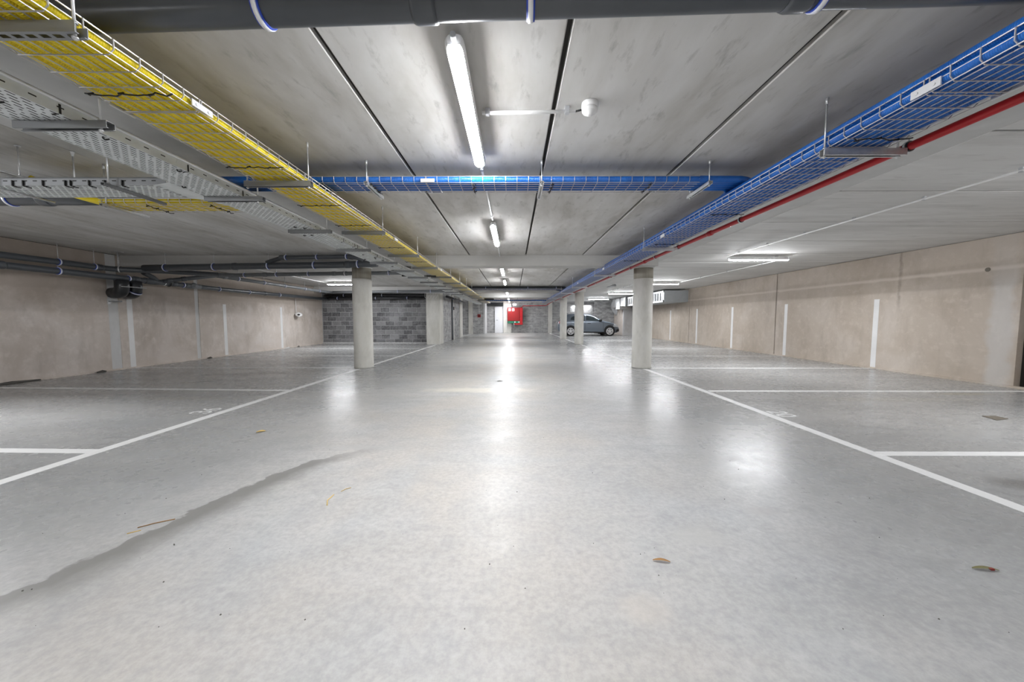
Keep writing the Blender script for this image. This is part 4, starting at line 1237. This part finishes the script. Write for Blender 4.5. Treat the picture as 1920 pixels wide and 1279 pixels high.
# ------------------------------------------------------------------ fire cabinet, call point, exit sign
fc = empty('fire_cabinet', 'bright red fire hose cabinet on the far wall', 'cabinet', (0.05, 26.84, 0.93))
MB().box(-0.52, 0.66, 0.0, 0.22, 0, 1.05).build('case', M['redbright'], fc)
MB().box(-0.50, 0.40, -0.025, 0.0, 0.02, 1.02).build('cabinet_door', M['redbright'], fc)
MB().box(0.44, 0.64, -0.02, 0.0, -0.28, 1.0).build('side_door', M['red'], fc, 'darker red side flap')
m = MB().box(-0.45, -0.26, -0.03, -0.025, 0.78, 0.98)
m2 = MB().box(-0.17, 0.0, -0.03, -0.025, 0.78, 0.98)
sg = m.build('pictogram', M['white'], fc, 'white square fire sign with reel mark')
MB().ring((-0.355, -0.031, 0.87), (0, 1, 0), 0.03, 0.055, 0.003, 16).box(-0.37, -0.34, -0.033, -0.030, 0.90, 0.96).build('mark', M['redbright'], sg)
sg2 = m2.build('pictogram', M['white'], fc, 'white square fire sign with flame mark')
MB().prism([(-0.13, -0.031, 0.80), (-0.05, -0.031, 0.80), (-0.03, -0.031, 0.86), (-0.07, -0.031, 0.95), (-0.09, -0.031, 0.88), (-0.13, -0.031, 0.90)], (0, -0.002, 0)).build('mark', M['redbright'], sg2)
MB().box(-0.40, -0.32, -0.05, -0.025, 0.55, 0.58).build('cabinet_handle', M['black'], fc)
MB().box(-0.52, 0.5, -0.01, 0.2, -0.16, 0.0).build('lower_strip', M['greenrag'], fc, 'dark green strip under the cabinet')
MB().box(0.0, 0.66, 0.0, 0.2, -0.28, -0.16).build('hose_tray', M['red'], fc)
MB().tube([(-0.02, 0.0, -0.16), (0.0, -0.03, -0.4), (0.03, 0.0, -0.6)], 0.02, 8).build('hose_end', M['steel_dark'], fc)
for x in (0.05, 0.36):
    MB().lathe([(0.045, 0), (0.045, 0.02)], (x, -0.01, -0.08), (0, -1, 0), 12).build('valve_knob', M['white'], fc)
es = empty('exit_sign', 'small white lit exit sign above the red cabinet', 'sign', (0.07, 26.6, 2.19))
MB().box(-0.14, 0.14, -0.03, 0.03, -0.07, 0.07).build('sign_box', M['white'], es)
MB().tube([(0, 0, 0.07), (0, 0, ZC - 2.19)], 0.008, 6).build('stem', M['zinc'], es)
ca = empty('call_point', 'small red alarm call point on the pale far block wall', 'alarm', (-2.52, 25.40, 1.32))
MB().box(-0.11, 0.11, -0.04, 0.02, -0.11, 0.11).build('case', M['redbright'], ca)
MB().box(-0.05, 0.05, -0.045, -0.04, -0.05, 0.05).build('glass', M['black'], ca)
MB().tube([(0, 0, 0.11), (0, 0, 1.0)], 0.015, 6).build('drop_conduit', M['white'], ca)
cb = empty('call_point', 'small black alarm box on the corridor wall by the downpipe', 'alarm', (-3.18, 18.3, 1.65))
MB().box(0, 0.06, -0.09, 0.09, -0.08, 0.08).build('case', M['black'], cb)
MB().box(0.06, 0.064, -0.03, 0.03, -0.03, 0.03).build('button', M['redbright'], cb)

# ------------------------------------------------------------------ car (nose towards +x)
CAR = Vector((2.86, 22.28, 0))
car = empty('car', 'blue grey hatchback parked crosswise behind the far columns', 'car', (CAR.x + 2.0, CAR.y + 0.85, 0))
LEN = 3.98
TOP = [(0, 0.62), (0.03, 0.86), (0.10, 1.00), (0.30, 1.24), (0.52, 1.37), (0.85, 1.42), (1.3, 1.445), (1.8, 1.435), (2.15, 1.38), (2.5, 1.22), (2.85, 1.02), (3.0, 0.965), (3.3, 0.91), (3.6, 0.83), (3.8, 0.75), (3.92, 0.64), (3.98, 0.48)]
BOT = [(0, 0.38), (0.10, 0.27), (0.4, 0.22), (3.4, 0.19), (3.8, 0.21), (3.98, 0.30)]
def interp(tab, u):
    for (a, x), (b, y) in zip(tab[:-1], tab[1:]):
        if u <= b:
            return x + (y - x) * (u - a) / (b - a)
    return tab[-1][1]
def halfw(u, z):
    w = 0.855
    # plan taper at nose and tail
    if u > 3.2: w *= 1 - 0.26 * ((u - 3.2) / 0.78) ** 2
    if u < 0.5: w *= 1 - 0.12 * ((0.5 - u) / 0.5) ** 2
    belt = 0.93
    if z < 0.45: w *= 1 - 0.07 * ((0.45 - z) / 0.25)
    if z > belt: w *= 1 - 0.27 * ((z - belt) / 0.5)
    zt = interp(TOP, u)
    k = (z - (zt - 0.10)) / 0.10
    if k > 0: w *= math.sqrt(max(0.0, 1 - 0.45 * k * k))
    return w
body = MB()
US = [0, 0.03, 0.08, 0.16, 0.3, 0.45, 0.6, 0.85, 1.1, 1.3, 1.55, 1.8, 2.0, 2.15, 2.35, 2.5, 2.7, 2.85, 3.0, 3.15, 3.3, 3.5, 3.65, 3.8, 3.88, 3.94, 3.98]
NZ = 13
rows = []
for u in US:
    zb, zt = interp(BOT, u), interp(TOP, u)
    prof = []
    for k in range(NZ):
        z = zb + (zt - zb) * k / (NZ - 1)
        prof.append((z, halfw(u, z)))
    row = [(-w, z) for z, w in prof] + [(0, zt + 0.015)] + [(w, z) for z, w in reversed(prof)]
    rows.append([len(body.v) + i for i in range(len(row))])
    for yy, z in row:
        body.v.append((u - 2.0, yy, z))
for a, b in zip(rows[:-1], rows[1:]):
    for i in range(len(a) - 1):
        body.face([a[i], a[i + 1], b[i + 1], b[i]], True)
    body.face([a[-1], a[0], b[0], b[-1]])
body.face(rows[0]); body.face(rows[-1][::-1])
body.build('body', M['car'], car)
def side_patch(poly, name, mat, off=0.006, parent=None, label=None, both=True):
    """panel laid on the flank: poly in (u, z), fan of small strips following the body curve"""
    res = None
    for s in ((-1, 1) if both else (-1,)):
        m = MB()
        zs = [p[1] for p in poly]; z0, z1 = min(zs), max(zs)
        n = 6
        def span(z):
            xs = []
            for (u0, a), (u1, b) in zip(poly, poly[1:] + poly[:1]):
                if (a <= z <= b or b <= z <= a) and a != b:
                    xs.append(u0 + (u1 - u0) * (z - a) / (b - a))
            return min(xs), max(xs)
        for k in range(n + 1):
            z = z0 + (z1 - z0) * min(max(k / n, 0.001), 0.999)
            lo, hi = span(z)
            for j in range(7):
                u = lo + (hi - lo) * j / 6
                m.v.append((u - 2.0, s * (halfw(u, z) + off), z))
        for k in range(n):
            for j in range(6):
                a = k * 7 + j
                q = [a, a + 1, a + 8, a + 7]
                m.face(q if s < 0 else q[::-1], True)
        o = m.build(name, mat, parent or car, label)
        if s < 0: res = o
    return res
side_patch([(1.78, 0.97), (2.78, 0.96), (2.62, 1.10), (2.2, 1.31), (1.82, 1.345)], 'front_window', M['glass'])
side_patch([(0.78, 1.02), (1.70, 0.975), (1.73, 1.345), (1.2, 1.335), (0.88, 1.22)], 'rear_window', M['glass'])
wd = MB()
for u, z in ((2.86, 1.01), (2.52, 1.215), (2.2, 1.365)):
    for t in (-1, -0.5, 0, 0.5, 1):
        wd.v.append((u - 2.0 + 0.012, t * (halfw(u, z) * 0.86), z + 0.012 + 0.018 * (1 - t * t)))
for k in range(2):
    for j in range(4):
        a = k * 5 + j; wd.face([a, a + 1, a + 6, a + 5], True)
wd.build('windscreen', M['glass'], car)
rw_ = MB()
for u, z in ((0.12, 1.02), (0.30, 1.235), (0.45, 1.33)):
    for t in (-1, -0.5, 0, 0.5, 1):
        rw_.v.append((u - 2.0 - 0.015, t * (halfw(u, z) * 0.85), z + 0.01))
for k in range(2):
    for j in range(4):
        a = k * 5 + j; rw_.face([a + 1, a, a + 5, a + 6], True)
rw_.build('rear_screen', M['glass'], car)
side_patch([(3.52, 0.60), (3.90, 0.56), (3.80, 0.70), (3.60, 0.80)], 'headlight', M['headlight'])
side_patch([(0.02, 0.78), (0.30, 0.80), (0.22, 0.95), (0.08, 0.95)], 'tail_light', M['taillight'])
side_patch([(3.72, 0.24), (3.96, 0.30), (3.96, 0.46), (3.78, 0.42)], 'bumper_grille', M['black'])
side_patch([(1.02, 0.20), (3.0, 0.19), (3.0, 0.27), (1.02, 0.28)], 'sill', M['black'], 0.008)
side_patch([(1.715, 0.36), (1.73, 0.36), (1.73, 0.96), (1.715, 0.96)], 'door_seam', M['black'], 0.003)
side_patch([(2.905, 0.36), (2.92, 0.36), (2.88, 0.94), (2.865, 0.94)], 'door_seam', M['black'], 0.003)
side_patch([(1.88, 0.79), (2.08, 0.79), (2.08, 0.825), (1.88, 0.825)], 'door_handle', M['black'], 0.02)
for s in (-1, 1):
    MB().lathe([(0.03, -0.10), (0.085, -0.06), (0.095, 0.0), (0.08, 0.05), (0.03, 0.07)], (2.70 - 2.0, s * 0.93, 1.00), (0, s, 0), 16).build('wing_mirror', M['black'], car)
MB().tube([(0.75 - 2.0, 0, 1.42), (0.62 - 2.0, 0, 1.52)], 0.012, 6).build('aerial', M['black'], car)
side_patch([(2.95, 0.05), (3.1, 0.12), (3.1, 0.22), (2.85, 0.22)], 'mud_flap', M['black'], -0.10)
for u, tail in ((0.80, True), (3.30, False)):
    for s in (-1, 1):
        R = 0.31
        yc = s * 0.80
        w = empty_w = bpy.data.objects.new('wheel', None); COL.objects.link(w); w.parent = car; w.location = (u - 2.0, yc, R)
        MB().lathe([(0.355, 0), (0.355, 0.012)], (0, s * (halfw(u, 0.5) - 0.80 + 0.0), 0.03), (0, s, 0), 28).build('wheel_arch', M['black'], w)
        MB().lathe([(R * 0.62, -0.10), (R * 0.93, -0.10), (R, -0.06), (R, 0.06), (R * 0.93, 0.085), (R * 0.70, 0.09)], (0, 0, 0), (0, s, 0), 30).build('tyre', M['rubber'], w)
        rim = MB().ring((0, s * 0.088, 0), (0, s, 0), R * 0.60, R * 0.72, 0.022, 28)
        rim.lathe([(0.055, 0.08), (0.055, 0.10), (0.03, 0.105)], (0, 0, 0), (0, s, 0), 14)
        for k in range(5):
            a = 2 * PI * k / 5 + 0.3
            d = Vector((math.cos(a), 0, math.sin(a))); t = Vector((-math.sin(a), 0, math.cos(a)))
            y1 = Vector((0, s * 0.088, 0))
            for sg_ in (-1, 1):
                p = [d * 0.045 + t * (0.006 * sg_) + y1, d * 0.045 + t * (0.040 * sg_) + y1, d * R * 0.66 + t * (0.075 * sg_) + y1, d * R * 0.66 + t * (0.022 * sg_) + y1]
                rim.prism([tuple(q) for q in p], (0, s * 0.012, 0))
        rim.build('hubcap', M['alloy'], w)

# ------------------------------------------------------------------ small things on the floor
o = MB().prism([(5.24, 3.72, 0.0005), (5.44, 3.775, 0.0005), (5.45, 3.885, 0.0005), (5.30, 3.885, 0.0005)], (0, 0, 0.006)).build('floor_cover', M['sand'])
tag(o, 'brown cover plate lying on the floor of the right bay', 'cover')
def twig(pts, r, mat, name, label, cat):
    o = MB().tube([(x, y, z + r) for x, y, z in pts], r, 6).build(name, mat); tag(o, label, cat)
twig([(-1.125, 2.10, 0), (-1.128, 2.03, 0), (-1.10, 1.975, 0)], 0.0025, M['straw'], 'straw', 'curved yellow straw on the lane floor', 'straw')
twig([(-1.10, 2.14, 0), (-1.085, 2.17, 0.001), (-1.06, 2.19, 0)], 0.0018, M['straw'], 'straw', 'short yellow straw tip beside the curved straw', 'straw')
twig([(-1.98, 1.75, 0), (-1.93, 1.79, 0.001), (-1.86, 1.83, 0)], 0.0025, M['leaf'], 'twig', 'thin brown twig left of the dried water run', 'twig')
twig([(-1.98, 1.70, 0), (-1.94, 1.73, 0)], 0.002, M['straw'], 'twig', 'yellowish twig piece next to the thin brown twig', 'twig')
def leaf(x, y, l, w, a, mat, label):
    m = MB(); n = 7
    for k in range(n):
        t = k / (n - 1)
        ww = w * math.sin(PI * (0.08 + 0.87 * t)) ** 0.8
        z = 0.003 + 0.006 * math.sin(PI * t)
        for s in (-1, 0, 1):
            lx, ly = (t - 0.5) * l, s * ww + 0.006 * math.sin(2 * t)
            m.v.append((x + lx * math.cos(a) - ly * math.sin(a), y + lx * math.sin(a) + ly * math.cos(a), z + (0.003 if s else 0.0)))
    for k in range(n - 1):
        for s in range(2):
            b = k * 3 + s; m.face([b, b + 1, b + 4, b + 3], True)
    o = m.build('dry_leaf', mat); tag(o, label, 'leaf')
leaf(0.67, 1.505, 0.075, 0.008, -0.25, M['leaf'], 'curled brown leaf on the right of the lane floor')
leaf(2.07, 1.46, 0.10, 0.010, -0.2, M['leafgreen'], 'dull green leaf with red scrap at the right edge of the floor')
leaf(-2.46, 3.30, 0.075, 0.022, 0.5, M['straw'], 'small yellow leaf near the left lane line')
leaf(-0.245, 6.05, 0.10, 0.03, 0.1, M['dirt'], 'small grey scrap far down the lane')
o = MB().box(2.085, 2.10, 1.455, 1.465, 0.004, 0.010).build('paper_scrap', M['redbright']); tag(o, 'tiny red scrap on the dull green leaf', 'scrap')
rnd = random.Random(33)
gr = MB()
for k in range(110):
    x, y = rnd.uniform(-3.2, 2.9), 1.15 + rnd.random() ** 2 * 5
    s = rnd.uniform(0.0012, 0.0035)
    gr.lathe([(s, 0), (s * 0.6, s * 0.9)], (x, y, 0), n=5)
o = gr.build('grit', M['dirt']); tag(o, 'scattered dark grit crumbs on the lane floor', 'grit', kind='stuff')
for i, (y, l) in enumerate(((5.75, 0.75), (7.05, 0.16), (9.6, 0.14), (12.95, 0.28), (13.6, 0.12))):
    o = MB().tube([(XL + 0.06, y - l / 2, 0.012), (XL + 0.08, y, 0.02), (XL + 0.06, y + l / 2, 0.012)], 0.02, 6, radii=[0.012, 0.03, 0.012]).build('rubble_piece', M['dirt' if i != 3 else 'filler'])
    tag(o, '%s dark lump from the near end along the left wall foot' % ORD[i], 'rubble', 'lumps along the left wall foot')
